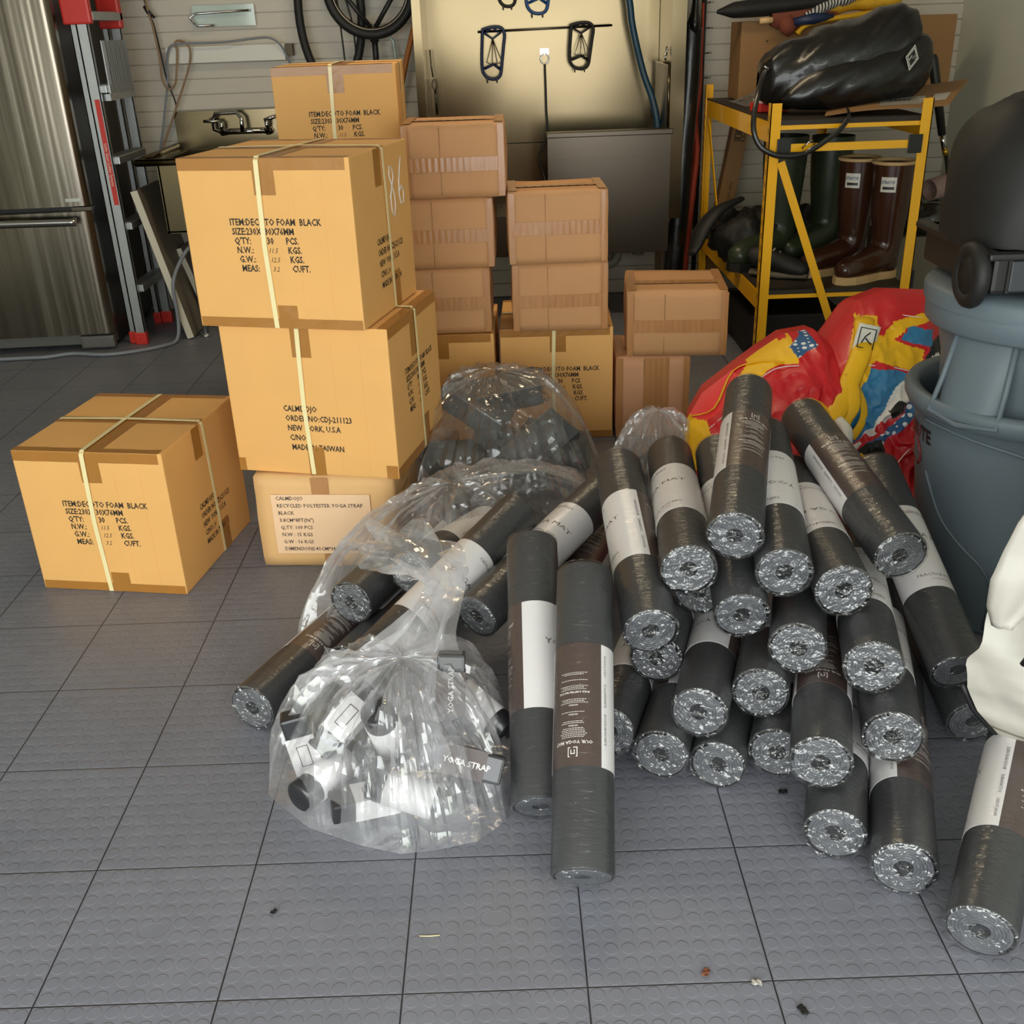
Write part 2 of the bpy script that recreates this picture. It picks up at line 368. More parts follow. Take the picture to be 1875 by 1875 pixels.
# floor: interlocking 305 mm tiles with a coin pattern
def floor_mat():
    m = bpy.data.materials.new('coin_tile_floor'); m.use_nodes = True; n = m.node_tree; b = n.nodes['Principled BSDF']
    L = n.links
    def M(op, a, b_=None, c=None):
        k = n.nodes.new('ShaderNodeMath'); k.operation = op
        for i, x in enumerate((a, b_, c)):
            if x is None: continue
            if isinstance(x, (int, float)): k.inputs[i].default_value = x
            else: L.new(x, k.inputs[i])
        return k.outputs[0]
    geo = n.nodes.new('ShaderNodeNewGeometry'); s = n.nodes.new('ShaderNodeSeparateXYZ'); L.new(geo.outputs['Position'], s.inputs[0])
    x, y = s.outputs['X'], s.outputs['Y']
    TS = 0.305; P = TS / 10
    fx = M('FRACT', M('DIVIDE', x, TS)); fy = M('FRACT', M('DIVIDE', y, TS))
    cx = M('SUBTRACT', M('FRACT', M('DIVIDE', x, P)), 0.5); cy = M('SUBTRACT', M('FRACT', M('DIVIDE', y, P)), 0.5)
    r = M('SQRT', M('ADD', M('MULTIPLY', cx, cx), M('MULTIPLY', cy, cy)))
    def ss(v, a, b_, lo=0.0, hi=1.0):
        k = n.nodes.new('ShaderNodeMapRange'); k.interpolation_type = 'SMOOTHSTEP'
        k.inputs[1].default_value = a; k.inputs[2].default_value = b_; k.inputs[3].default_value = lo; k.inputs[4].default_value = hi
        L.new(v, k.inputs[0]); return k.outputs[0]
    coin = ss(r, 0.36, 0.43, 1.0, 0.0)
    # oval badge in the middle of each tile
    ex = M('DIVIDE', M('SUBTRACT', fx, 0.5), 0.095); ey = M('DIVIDE', M('SUBTRACT', fy, 0.5), 0.062)
    er = M('SQRT', M('ADD', M('MULTIPLY', ex, ex), M('MULTIPLY', ey, ey)))
    inb = ss(er, 1.0, 1.05, 1.0, 0.0)
    ring = M('MULTIPLY', ss(er, 0.88, 0.93), ss(er, 0.97, 1.02, 1.0, 0.0))
    coin = M('ADD', M('MULTIPLY', coin, M('SUBTRACT', 1.0, inb)), ring)
    # seams
    dx = M('MINIMUM', fx, M('SUBTRACT', 1.0, fx)); dy = M('MINIMUM', fy, M('SUBTRACT', 1.0, fy))
    sm = M('MINIMUM', dx, dy)
    seam = ss(sm, 0.002, 0.006)
    h = M('ADD', M('MULTIPLY', coin, 0.0008), M('MULTIPLY', seam, 0.002))
    bp = n.nodes.new('ShaderNodeBump'); bp.inputs['Strength'].default_value = 0.8; bp.inputs['Distance'].default_value = 1.0
    L.new(h, bp.inputs['Height']); L.new(bp.outputs[0], b.inputs['Normal'])
    t = n.nodes.new('ShaderNodeTexNoise'); t.inputs['Scale'].default_value = 3.0; t.inputs['Detail'].default_value = 8; L.new(geo.outputs['Position'], t.inputs['Vector'])
    t2 = n.nodes.new('ShaderNodeTexNoise'); t2.inputs['Scale'].default_value = 26.0; t2.inputs['Detail'].default_value = 4; L.new(geo.outputs['Position'], t2.inputs['Vector'])
    mx = n.nodes.new('ShaderNodeMix'); mx.data_type = 'RGBA'; mx.inputs[6].default_value = lin((98, 100, 108)); mx.inputs[7].default_value = lin((134, 135, 144))
    L.new(M('ADD', M('MULTIPLY', t.outputs['Fac'], 0.6), M('MULTIPLY', t2.outputs['Fac'], 0.4)), mx.inputs[0])
    sc = n.nodes.new('ShaderNodeMix'); sc.data_type = 'RGBA'; sc.inputs[6].default_value = lin((34, 34, 36))
    L.new(seam, sc.inputs[0]); L.new(mx.outputs[2], sc.inputs[7]); L.new(sc.outputs[2], b.inputs['Base Color'])
    rr = n.nodes.new('ShaderNodeMapRange'); rr.inputs[3].default_value = 0.36; rr.inputs[4].default_value = 0.55; L.new(t2.outputs['Fac'], rr.inputs[0])
    L.new(rr.outputs[0], b.inputs['Roughness']); b.inputs['Specular IOR Level'].default_value = 0.5
    return m
FLOORM = floor_mat()

# ------------------------------------------------------------------ room shell
WB, WR, WL, WF, CH = 4.78, 2.66, -2.95, -2.6, 2.75
struct(MB().box((WL - .2, WF - .3, -0.06), (WR + .2, WB + .2, 0)).build('floor', FLOORM))
struct(MB().box((-30, -40, -0.30), (30, WF - .3, -0.02)).build('trim_1', mat('driveway_concrete', (150, 148, 142), 0.9, var=0.1)))
bk = MB(); bk.box((WL, WB + .012, 0), (WR, WB + .12, CH))
z = 0.0; PH = 0.0765
while z < CH:
    bk.box((WL, WB - .004, z + .006), (WR, WB + .012, min(z + PH, CH))); z += PH
struct(bk.build('wall_back', WALLM))
struct(MB().box((WR, WF, 0), (WR + .12, WB + .12, CH)).build('wall_right', PLAIN))
struct(MB().box((WL - .12, WF, 0), (WL, WB + .12, CH)).build('wall_left', PLAIN))
fw = MB(); fw.box((WL, WF - .12, 2.25), (WR, WF, CH)); fw.box((WL, WF - .12, 0), (-2.7, WF, 2.25)); fw.box((2.3, WF - .12, 0), (WR, WF, 2.25))
struct(fw.build('wall_front', PLAIN))
struct(MB().box((WL - .12, WF - .12, CH), (WR + .12, WB + .12, CH + .1)).build('ceiling', CEIL))
# small debris on the floor is part of the floor's life: dry leaf scraps, a straw of plastic

# ------------------------------------------------------------------ cartons
ITEM = [('ITEM:DECOTO FOAM  BLACK', 0), ('SIZE:230X130X76MM', 0), ("Q'TY:", 0), ('N.W.:', 0), ('G.W.:', 0), ('MEAS:', 0)]
def item_text(mb, fn, w, h, hand=('11.5', '12.5', '3.2'), flip=False):
    s = 0.0238; x0 = 0.27 * w; dz = 0.0545 * h
    for i, (t, _) in enumerate(ITEM):
        zz = h * 0.62 - i * dz
        put_text(mb, t, s, lambda x, y, zz=zz, i=i: fn(x0 + x + i * 0.0035, zz + y), 1, xs=0.80, bold=0.024)
    for i, t in enumerate(('30', None, None, None)):
        if t: put_text(mb, t, s, lambda x, y: fn(x0 + 0.098 + x, h * 0.62 - 2 * dz + y), 1, xs=0.78, bold=0.028)
    for i, t in enumerate(('PCS.', 'KGS.', 'KGS.', 'CUFT.')):
        put_text(mb, t, s, lambda x, y, i=i: fn(x0 + 0.150 + i * 0.003 + x, h * 0.62 - (2 + i) * dz + y), 1, xs=0.78, bold=0.028)
    for i, t in enumerate(hand):
        put_text(mb, t, s * 0.75, lambda x, y, i=i: fn(x0 + 0.098 + i * 0.003 + x, h * 0.622 - (3 + i) * dz + y), 1, xs=0.85, slant=0.3)
def order_text(mb, fn, w, h, no='7'):
    s = 0.0238; x0 = 0.33 * w; dz = 0.067 * h
    for i, t in enumerate(('CALMDOJO', 'ORDER NO:CDJ-211123', 'NEW  YORK, U.S.A', 'C/NO.', 'MADE IN TAIWAN')):
        put_text(mb, t, s, lambda x, y, i=i: fn(x0 + x + i * 0.003, h * 0.44 - i * dz + y), 1, xs=0.80, bold=0.024)
    put_text(mb, no, s * 0.9, lambda x, y: fn(x0 + 0.062 + x, h * 0.44 - 3 * dz + y), 1, xs=0.9, slant=0.4)

def soft_box(w, d, h, seed=0, amt=0.003, n=8):
    """slightly bulged, dented carton body with rounded edges"""
    bm = bmesh.new(); bmesh.ops.create_cube(bm, size=1)
    bmesh.ops.subdivide_edges(bm, edges=bm.edges[:], cuts=n, use_grid_fill=True)
    for v in bm.verts:
        p = v.co.copy() * 2
        q = Vector((p.x, p.y, p.z)); r = 0.02 / min(w, d, h)
        for i in range(3):
            o = [abs(q[j]) for j in range(3) if j != i]
            q[i] *= 1 - 0.12 * r * sum(max(0, (a - 0.93) / 0.07) for a in o) * (abs(p[i]) > 0.9)
        bx = amt * (1 - p.y ** 2) * (1 - p.z ** 2) * p.x * (abs(p.x) > .99)
        by = amt * (1 - p.x ** 2) * (1 - p.z ** 2) * p.y * (abs(p.y) > .99)
        k = noise.noise_vector(Vector((p.x * 1.6 + seed * 3, p.y * 1.6, p.z * 1.6 - seed))) * amt * 0.8
        v.co = Vector((q.x * w / 2 + w / 2 + bx + k.x, q.y * d / 2 + d / 2 + by + k.y, q.z * h / 2 + h / 2 + min(0, k.z)))
        if v.co.z < 0.0: v.co.z = 0.0
    bm.verts.index_update(); r = ([v.co.copy() for v in bm.verts], [[v.index for v in f.verts] for f in bm.faces]); bm.free(); return r

def foam_carton(label, loc, rz, w, d, h, front='item', seed=1, taped='front', upside=False, no='7', mark86=False, straps=True, group='taped cartons of foam blocks'):
    t = thing('cardboard_box', label, 'box', loc, rz, group)
    e = 0.0006
    F = lambda x, z: Vector((x, -e, z)); Rr = lambda y, z: Vector((w + e, y, z)); Tt = lambda x, y: Vector((x, y, h + e))
    b = MB(); b.box((0, 0, 0), (w, d, h), 0, bev=0.004)
    Fu = (lambda x, z: F(w - x, h - z)) if upside else F
    Ru = (lambda y, z: Rr(d - y, h - z)) if upside else Rr
    if front == 'item': item_text(b, Fu, w, h); order_text(b, Ru, d, h, '24')
    elif front == 'order': order_text(b, Fu, w, h, no); item_text(b, Ru, d, h)
    # pressed score lines of the board
    for x in (0.66 * w, 0.83 * w): b.box((x, -0.0005, 0.02), (x + 0.0015, 0.001, h * 0.9), 0)
    if mark86:
        for poly in (((0.62, .68), (0.66, .74), (0.70, .80), (0.685, .86), (0.64, .87), (0.625, .82), (0.66, .76), (0.70, .69), (0.705, .62), (0.67, .56), (0.635, .60), (0.63, .68), (0.66, .75)),
                     ((0.86, .90), (0.83, .84), (0.80, .76), (0.79, .68), (0.81, .62), (0.86, .62), (0.875, .68), (0.84, .73), (0.80, .70))):
            b.tube([Rr(y * d, z * h) for y, z in poly], 0.0016, 5, 2)
    b.build('carton', [KRAFT, INK, WHITEP], t)
    # tape
    tw = 0.030
    def strip(fn, a0, a1, c0, c1, n=14, ph=0.0):
        MB().grid(lambda u, v: fn(a0 + (a1 - a0) * u, c0 + (c1 - c0) * v), n, 2, 0, smooth=False).build('packing_tape', TAPE, t, solid=-1)
    wob = lambda x: 0.0007 + 0.0006 * math.sin(x * 90 + seed) * math.sin(x * 37)
    Fk = lambda x, z: Vector((x, -wob(x + z), z)); Rk = lambda y, z: Vector((w + wob(y + z), y, z)); Tk = lambda x, y: Vector((x, y, h + wob(x + y)))
    c = 0.45 * w
    if taped == 'front':
        strip(Fk, 0.002, w - 0.012, h - tw, h - 0.001); strip(Fk, 0.004, w - 0.003, 0.001, tw * 0.9)
        strip(Fk, c - 0.004, c + 0.055, h - 0.09, h - tw); strip(Fk, c + 0.02, c + 0.075, tw * .9, 0.062)
        strip(Tk, 0.002, w - 0.01, 0.001, 0.028); strip(Tk, 0.002, w - 0.01, d - 0.028, d - 0.001)
        strip(Tk, c + 0.004, c + 0.060, 0.028, d - 0.028)
        strip(lambda x, y: Tk(x, y), 0.0, w, d * 0.47, d * 0.47 + 0.045)
        strip(Rk, d * 0.38, d * 0.38 + 0.05, h - 0.095, h - 0.001); strip(Rk, d * 0.56, d * 0.56 + 0.055, 0.001, 0.10)
    else:
        strip(Fk, c - 0.01, c + 0.045, h - 0.085, h - 0.001); strip(Fk, c + 0.0, c + 0.05, 0.0, 0.085)
        strip(Rk, 0.002, d - 0.004, h - tw, h - 0.001); strip(Rk, 0.002, d - 0.004, 0.001, tw)
        strip(Rk, d * 0.42, d * 0.42 + 0.05, h - 0.13, h - tw); strip(Rk, d * 0.56, d * 0.56 + 0.055, tw, 0.10)
        strip(Tk, w - 0.028, w, 0.0, d); strip(Fk, 0.001, 0.022, 0.001, 0.04); strip(Fk, w - 0.035, w - 0.002, 0.001, 0.04)
    if straps:
        for ax in (0, 1):
            s_ = MB(); hw = 0.0065
            if ax == 0:
                x0, x1, x2 = c + 0.012, c + 0.006, c + 0.000
                P = [(x1, -0.003, h * .5), (x2 + .012, -0.0025, 0.002), (x2 + .012, .01, -0.0003), (x2 + .01, d - .01, -0.0003), (x1, d + .002, .01), (x1, d + .003, h - .01), (x0, d - .006, h + .003), (x0, d * .5, h + .0055), (x0, .006, h + .004), (x0, -0.0035, h - .006), (x0 - .003, -0.004, h * .75)]
                off = Vector((hw, 0, 0))
            else:
                y0 = 0.52 * d
                P = [(w + .003, y0 + .01, h * .5), (w + .002, y0 + .02, .004), (w - .01, y0 + .02, -0.0003), (.01, y0 + .01, -0.0003), (-.003, y0, .01), (-.003, y0, h - .01), (.006, y0, h + .003), (w * .5, y0, h + .0065), (w - .006, y0, h + .004), (w + .0035, y0, h - .006), (w + .004, y0 + .004, h * .75)]
                off = Vector((0, hw, 0))
            vs = []
            for p in P:
                p = Vector(p); vs += [p - off, p + off]
            n_ = len(P)
            s_.add(vs, [(2 * i, 2 * i + 1, (2 * i + 3) % (2 * n_), (2 * i + 2) % (2 * n_)) for i in range(n_)])
            s_.build('plastic_band', BAND, t, solid=0.0009)
    return t

def small_carton(label, loc, rz, w, d, h, seed, tape_h=True, group='plain brown cartons in the rear stacks', mat_=None):
    t = thing('cardboard_box', label, 'box', loc, rz, group)
    v, f = soft_box(w, d, h, seed, 0.005)
    b = MB().add(v, f, 0, True)
    b.box((w * .37, -0.0062, 0.01), (w * .374, 0.0, h - .01), 1)
    b.build('carton', [mat_ or KRAFT2, KRAFT3], t)
    rnd = random.Random(seed)
    def tg(fn, nu, nv): MB().grid(fn, nu, nv).build('packing_tape', TAPE2, t, solid=-1)
    def fk(x, z): return Vector((x, -0.0045 - 0.004 * (1 - (2 * x / w - 1) ** 2) * (1 - (2 * z / h - 1) ** 2) - 0.0008 * math.sin(x * 300 + seed), z))
    mid = h * (0.47 + rnd.uniform(-.03, .03))
    if tape_h: tg(lambda u, q: fk(0.004 + (w - .008) * u, mid - .022 + .045 * q), 60, 2)
    else: tg(lambda u, q: fk(w * .38 + .09 * u, .004 + (h - .008) * q), 20, 4)
    tg(lambda u, q: fk(.002 + .022 * u, .004 + (h - .008) * q), 3, 12); tg(lambda u, q: fk(w - .024 + .022 * u, .004 + (h - .008) * q), 3, 12)
    tg(lambda u, q: Vector((.03 + (w - .06) * u, d * .32 + .05 * q, h + .0035 + .0008 * math.sin(u * 60))), 30, 2)
    tg(lambda u, q: Vector((.004 + .03 * u, .01 + (d - .02) * q, h + .0025)), 2, 10); tg(lambda u, q: Vector((w - .034 + .03 * u, .01 + (d - .02) * q, h + .0025)), 2, 10)
    return t

FG = 'strapped cartons of foam blocks'
R_ = math.radians
foam_carton('strapped foam carton standing alone on the floor at far left', (-1.157, 1.444, 0), R_(-9.5), 0.44, 0.48, 0.43, 'item', 1, group=FG)
# front stack: strap carton, foam carton, foam carton marked 86
def strap_carton():
    w, d, h = 0.41, 0.38, 0.288
    t = thing('cardboard_box', 'low worn carton with a big white paper label, bottom of the front stack', 'box', (-0.536, 1.533, 0), R_(-5), None)
    v, f = soft_box(w, d, h, 5, 0.004); b = MB().add(v, f, 0, True)
    for i in range(6):
        put_text(b, 'NEW YORK U.S.A' if i % 2 else 'CALMDOJO', 0.016, lambda x, y, i=i: Vector((w + 0.0065, .10 + x, h * .8 - i * .035 + y + x * .0)), 1, xs=.8)
    put_text(b, 'S', 0.024, lambda x, y: Vector((w * .885 + x, -0.0065, h * .30 + y)), 1, xs=.8)
    b.build('carton', [mat('pale_worn_cardboard', (226, 180, 122), 0.75, var=0.12, vscale=6, bump=0.35, bscale=40), INK], t)
    L = MB(); e = -0.0075
    L.grid(lambda u, v_: Vector((.05 + .29 * u, e - 0.0006 * math.sin(u * 25) * math.sin(v_ * 9), .045 + .19 * v_)), 24, 12, 0)
    for i, s in enumerate(('CALMDOJO', 'RECYCLED POLYESTER YOGA STRAP', 'BLACK', '3.8CM*8FT(96")', 'Q,TY: 100 PCS', 'N.W : 15 KGS', 'G.W : 16 KGS', 'DIMENSIONS:41CM*38CM*28CM')):
        put_text(L, s, 0.0165, lambda x, y, i=i: Vector((.064 + x + i * .0012, e - .0016, .218 - i * .0232 + y)), 1, xs=0.93, bold=0.008)
    L.build('paper_label', [LABELP, PLINK], t, solid=-1)['label'] = 'white paper label'
    for fn in (lambda u, q: Vector((w * .42 + .05 * u, -0.0062, h - .06 + .058 * q)), lambda u, q: Vector((w * .46 + .05 * u, -0.0062, .002 + .04 * q)), lambda u, q: Vector((w * .42 + .05 * u, .01 + (d - .02) * q, h + .001))):
        MB().grid(fn, 4, 6).build('packing_tape', TAPE2, t, solid=-1)
strap_carton()
foam_carton('strapped carton with NEW YORK order printed in front, middle of the front stack', (-0.575, 1.576, 0.293), R_(-13.6), 0.485, 0.44, 0.43, 'order', 2, taped='side', no='?', group=FG)
foam_carton('strapped foam carton with 86 chalked on its side, topmost of the front stack', (-0.612, 1.556, 0.726), R_(-14), 0.468, 0.44, 0.432, 'item', 3, mark86=True, group=FG)
# stack behind it
for i in range(2):
    foam_carton('foam carton hidden behind the tall front stack, ' + ('bottom one of three' if i == 0 else 'middle one of three'), (-0.58, 2.78, i * 0.446), R_(1), 0.44, 0.46, 0.444, 'item', 8 + i, straps=False)
foam_carton('strapped foam carton topmost behind the front stack, below the bicycle wheel', (-0.578, 2.72, 0.893), R_(1.5), 0.435, 0.47, 0.434, 'item', 4, group=FG)
# rear left stack
foam_carton('upside-down foam carton at the bottom of the rear left stack', (-0.235, 2.455, 0), R_(-2), 0.40, 0.44, 0.43, 'item', 6, upside=True, straps=False)
small_carton('pinkish plain carton, second from the bottom of the rear left stack', (-0.165, 2.46, 0.432), R_(-1), 0.325, 0.32, 0.232, 11)
small_carton('plain carton, third from the bottom of the rear left stack', (-0.155, 2.455, 0.667), R_(-1.5), 0.335, 0.32, 0.238, 12)
small_carton('plain carton with shiny tape, topmost of the rear left stack', (-0.118, 2.44, 0.908), R_(-1), 0.345, 0.30, 0.238, 13)
# rear middle stack
foam_carton('strapped foam carton at the bottom of the rear middle stack', (0.186, 2.50, 0), R_(-2), 0.415, 0.44, 0.428, 'item', 5, group=FG)
small_carton('plain carton with a crushed corner, middle of the rear middle stack', (0.236, 2.455, 0.430), R_(-1), 0.342, 0.29, 0.242, 14)
small_carton('plain carton with shiny tape, topmost of the rear middle stack', (0.230, 2.43, 0.675), R_(0.5), 0.345, 0.28, 0.246, 15)
# rear right pair
small_carton('upright pinkish carton taped down its middle, under the wider carton at the rear right', (0.612, 2.475, 0), R_(-3), 0.272, 0.30, 0.315, 16, tape_h=False, mat_=mat('peach_cardboard', (206, 152, 112), 0.75, var=0.1, bump=0.35, bscale=50, stretch=(.1, 1, 3)))
small_carton('wide carton with scuffed tape, on the pinkish carton at the rear right', (0.648, 2.47, 0.318), R_(-5), 0.362, 0.36, 0.238, 17)

# ------------------------------------------------------------------ rolled yoga mats
MR, ML = 0.0575, 0.62
def mat_body():
    b = MB(); n = 56
    prof = []
    prof = [(MR - .0035, 0.0005), (MR - .0008, 0.0018), (MR, 0.005)] + [(MR, z_) for z_ in (0.08, 0.2, 0.31, 0.42, 0.54)] + [(MR, ML - .005), (MR - .0008, ML - .0018), (MR - .0035, ML - .0005)]
    b.lathe(prof, n, 0)
    r0 = MR - .0035; pitch = 0.0056; turns = 6
    for end in (0, 1):
        vs = []; fs = []; K = n * turns
        for k in range(K + 1):
            th = 2 * PI * k / n; rk = r0 - pitch * k / n
            for fr, dz in ((0.0, .0022), (0.2, .0002), (0.78, .0002), (1.0, .0024)):
                r = rk - pitch * fr; zz = dz + 0.0035 * (k / K) * 0 if end == 0 else ML - dz
                vs.append((r * math.cos(th), r * math.sin(th), zz))
        for k in range(K):
            for q in range(3):
                a = k * 4 + q; f = (a, a + 1, a + 5, a + 4); fs.append(f if end else f[::-1])
        b.add(vs, fs, 1, True)
        ri = r0 - pitch * (turns - .02); z0 = .0024 if end == 0 else ML - .0024; z1 = .09 if end == 0 else ML - .09
        b.lathe([(ri + .0005, z0), (ri - .001, z1), (0.0005, z1)], 28, 2)
        # filler ring between the last turn's start and the core
        b.lathe([(ri + pitch, z0 + (.003 if end == 0 else -.003)), (ri - .0004, z0 + (.003 if end == 0 else -.003))], 28, 1)
    return b
def cyl(R, th, z_): return Vector((R * math.sin(th), -R * math.cos(th), z_))   # th = 0 faces -Y, grows to the right
def mat_sleeve():
    b = MB(); R = MR + .0009; z0, z1 = ML * .30, ML * .70; n = 72; W0 = math.radians(57)
    def mfn(u, v):
        th = (u * 360 + 180) % 360 - 180
        return 1 if -57 < th < 60 else 0
    b.grid(lambda u, v: cyl(R, u * 2 * PI, z0 + (z1 - z0) * v), n, 4, 0, wrapu=True, mfn=mfn)
    b.grid(lambda u, v: cyl(R - .0008 * v, u * 2 * PI, z0), n, 1, 0, wrapu=True, mfn=mfn); b.grid(lambda u, v: cyl(R - .0008 * v, u * 2 * PI, z1), n, 1, 0, wrapu=True, mfn=mfn)
    Rt = R + .0004
    F = lambda th0, z_: (lambda x, y: cyl(Rt, th0 + x / Rt, z_ + y))
    # brown panel: mark, heading, small print
    for (x0, y0, x1, y1) in logo_rects(.019, .0017):
        b.add([F(0, z1 - .026)(x, y) for x, y in ((x0, y0), (x1, y0), (x1, y1), (x0, y1))], [(0, 1, 2, 3)], 2)
    put_text(b, 'OUR YOGA MAT', .0088, F(0, z1 - .048), 2, xs=1.15, align='CENTER', bold=.02)
    rnd = random.Random(3)
    y = z1 - .054
    blocks = [('l', 6), ('h', .45), ('l', 2), ('g', 0), ('h', .3), ('l', 1), ('g', 0), ('h', .3), ('l', 3), ('g', 0), ('H', 0), ('l', 3), ('g', 0), ('l', 1), ('g', 0), ('l', 2)]
    for k, a in blocks:
        if k == 'l':
            for i in range(a):
                hw = rnd.uniform(.018, .030); x = -hw
                while x < hw:
                    l_ = rnd.uniform(.002, .005); b.grid(lambda u, v, x=x, l_=l_, y=y: cyl(Rt, (x + l_ * u) / Rt, y - .0015 + .0012 * v), 1, 1, 2); x += l_ + .0012
                y -= .0034
        elif k == 'h': put_text(b, 'MATERIAL', .0042, F(0, y - .004), 2, align='CENTER', bold=.02); y -= .0068
        elif k == 'H': put_text(b, 'BUILD A BETTER PRACTICE', .0052, F(0, y - .005), 2, align='CENTER', bold=.03); y -= .0085
        else: y -= .0085
    # vertical line at the white edge of the brown panel
    put_text(b, 'NON-TOXIC      SUSTAINABLE      BIODEGRADABLE', .0085, lambda x, yy: cyl(Rt, -W0 - (.010 - yy) / Rt, z0 + .022 + x), 3, xs=.93)
    # white front panel
    put_text(b, 'calmdojo', .0165, F(PI, z1 - .026), 3, align='CENTER', xs=1.1)
    put_text(b, 'YOGA MAT', .0185, F(PI, (z0 + z1) / 2 + .024), 3, align='CENTER', xs=1.55)
    put_text(b, 'PRACTICE MODERN', .0105, F(PI, z0 + .030), 3, align='CENTER', xs=1.2)
    put_text(b, '100% NATURAL RUBBER', .0045, F(PI, z0 + .019), 3, align='CENTER', xs=1.2)
    for (x0, y0, x1, y1) in ((-.048, z0 + .045, -.0472, z1 - .045), (.0472, z0 + .045, .048, z1 - .045)):
        b.grid(lambda u, v: cyl(Rt, PI + (x0 + (x1 - x0) * u) / Rt, y0 + (y1 - y0) * v), 1, 4, 4)
    for yy in (z0 + .045, z1 - .045):
        b.grid(lambda u, v: cyl(Rt, PI + (-.048 + .096 * u) / Rt, yy + .0008 * v), 16, 1, 4)
    return b
def mat_film(seed):
    b = MB(); R = MR + .0020; n = 56
    def side(u, v):
        th = u * 2 * PI; r = R + .0005 * noise.noise(Vector((math.cos(th) * 4, math.sin(th) * 4, v * 22 + seed)))
        return cyl(r, th, -.001 + (ML + .002) * v)
    b.grid(side, n, 30, 0, wrapu=True)
    # heat-sealed seam along the side
    b.grid(lambda u, v: cyl(R + .0002 + .0025 * u, 2.2 + .004 * u, ML * v), 1, 12, 0)
    for end in (0, 1):
        rr = random.Random(seed * 10 + end); ph = rr.random() * 6; kk = rr.choice((9, 12, 14))
        cx_, cy_ = rr.uniform(-.012, .012), rr.uniform(-.012, .012)
        def cap(u, v):
            th = u * 2 * PI; rad = R * v
            p = cyl(rad, th, 0); p.x += cx_ * (1 - v); p.y += cy_ * (1 - v)
            fold = .0030 * (1 - v * .5) * v * (abs(math.sin(th * kk / 2 + ph + 1.5 * math.sin(v * 5))) - .5) * 2 * (1 if v < .98 else 0)
            cr_ = .0045 * noise.noise(Vector((p.x * 75, p.y * 75, seed + end * 7))) + .002 * noise.noise(Vector((p.x * 190, p.y * 190, seed)))
            zz = .0035 + fold + cr_ * (1 - v ** 8)
            zz = max(zz, .0008)
            if v > .93: zz *= (1 - v) / .07
            p.z = -.001 - zz if end == 0 else ML + .001 + zz
            return p
        b.grid(cap, n, 14, 1, wrapu=True)
        if end == 0: # knotted seal ridge across the end
            pts = [Vector((-.030 + .06 * i / 8 + rr.uniform(-.004, .004), rr.uniform(-.012, .012), -.0075 + rr.uniform(-.001, .001))) for i in range(9)]
            pts.sort(key=lambda p: p.x); b.tube(pts, .0007, 5, 1)
    return b
_m0 = thing('yoga_mat', None, 'yoga mat')
mat_body().build('rolled_mat', [MATB, MATE, CORE], _m0, solid=-1)
mat_sleeve().build('paper_sleeve', [WHITEP, BROWNP, WINK, PLINK, WHITEM], _m0, solid=-1)
_films = [mat_film(s).build('plastic_wrap', [FILM, FILMC], _m0 if s == 1 else None, solid=-1) for s in (1, 2, 3, 4)]
_fm = [o.data for o in _films]
for o in _films[1:]: bpy.data.objects.remove(o)

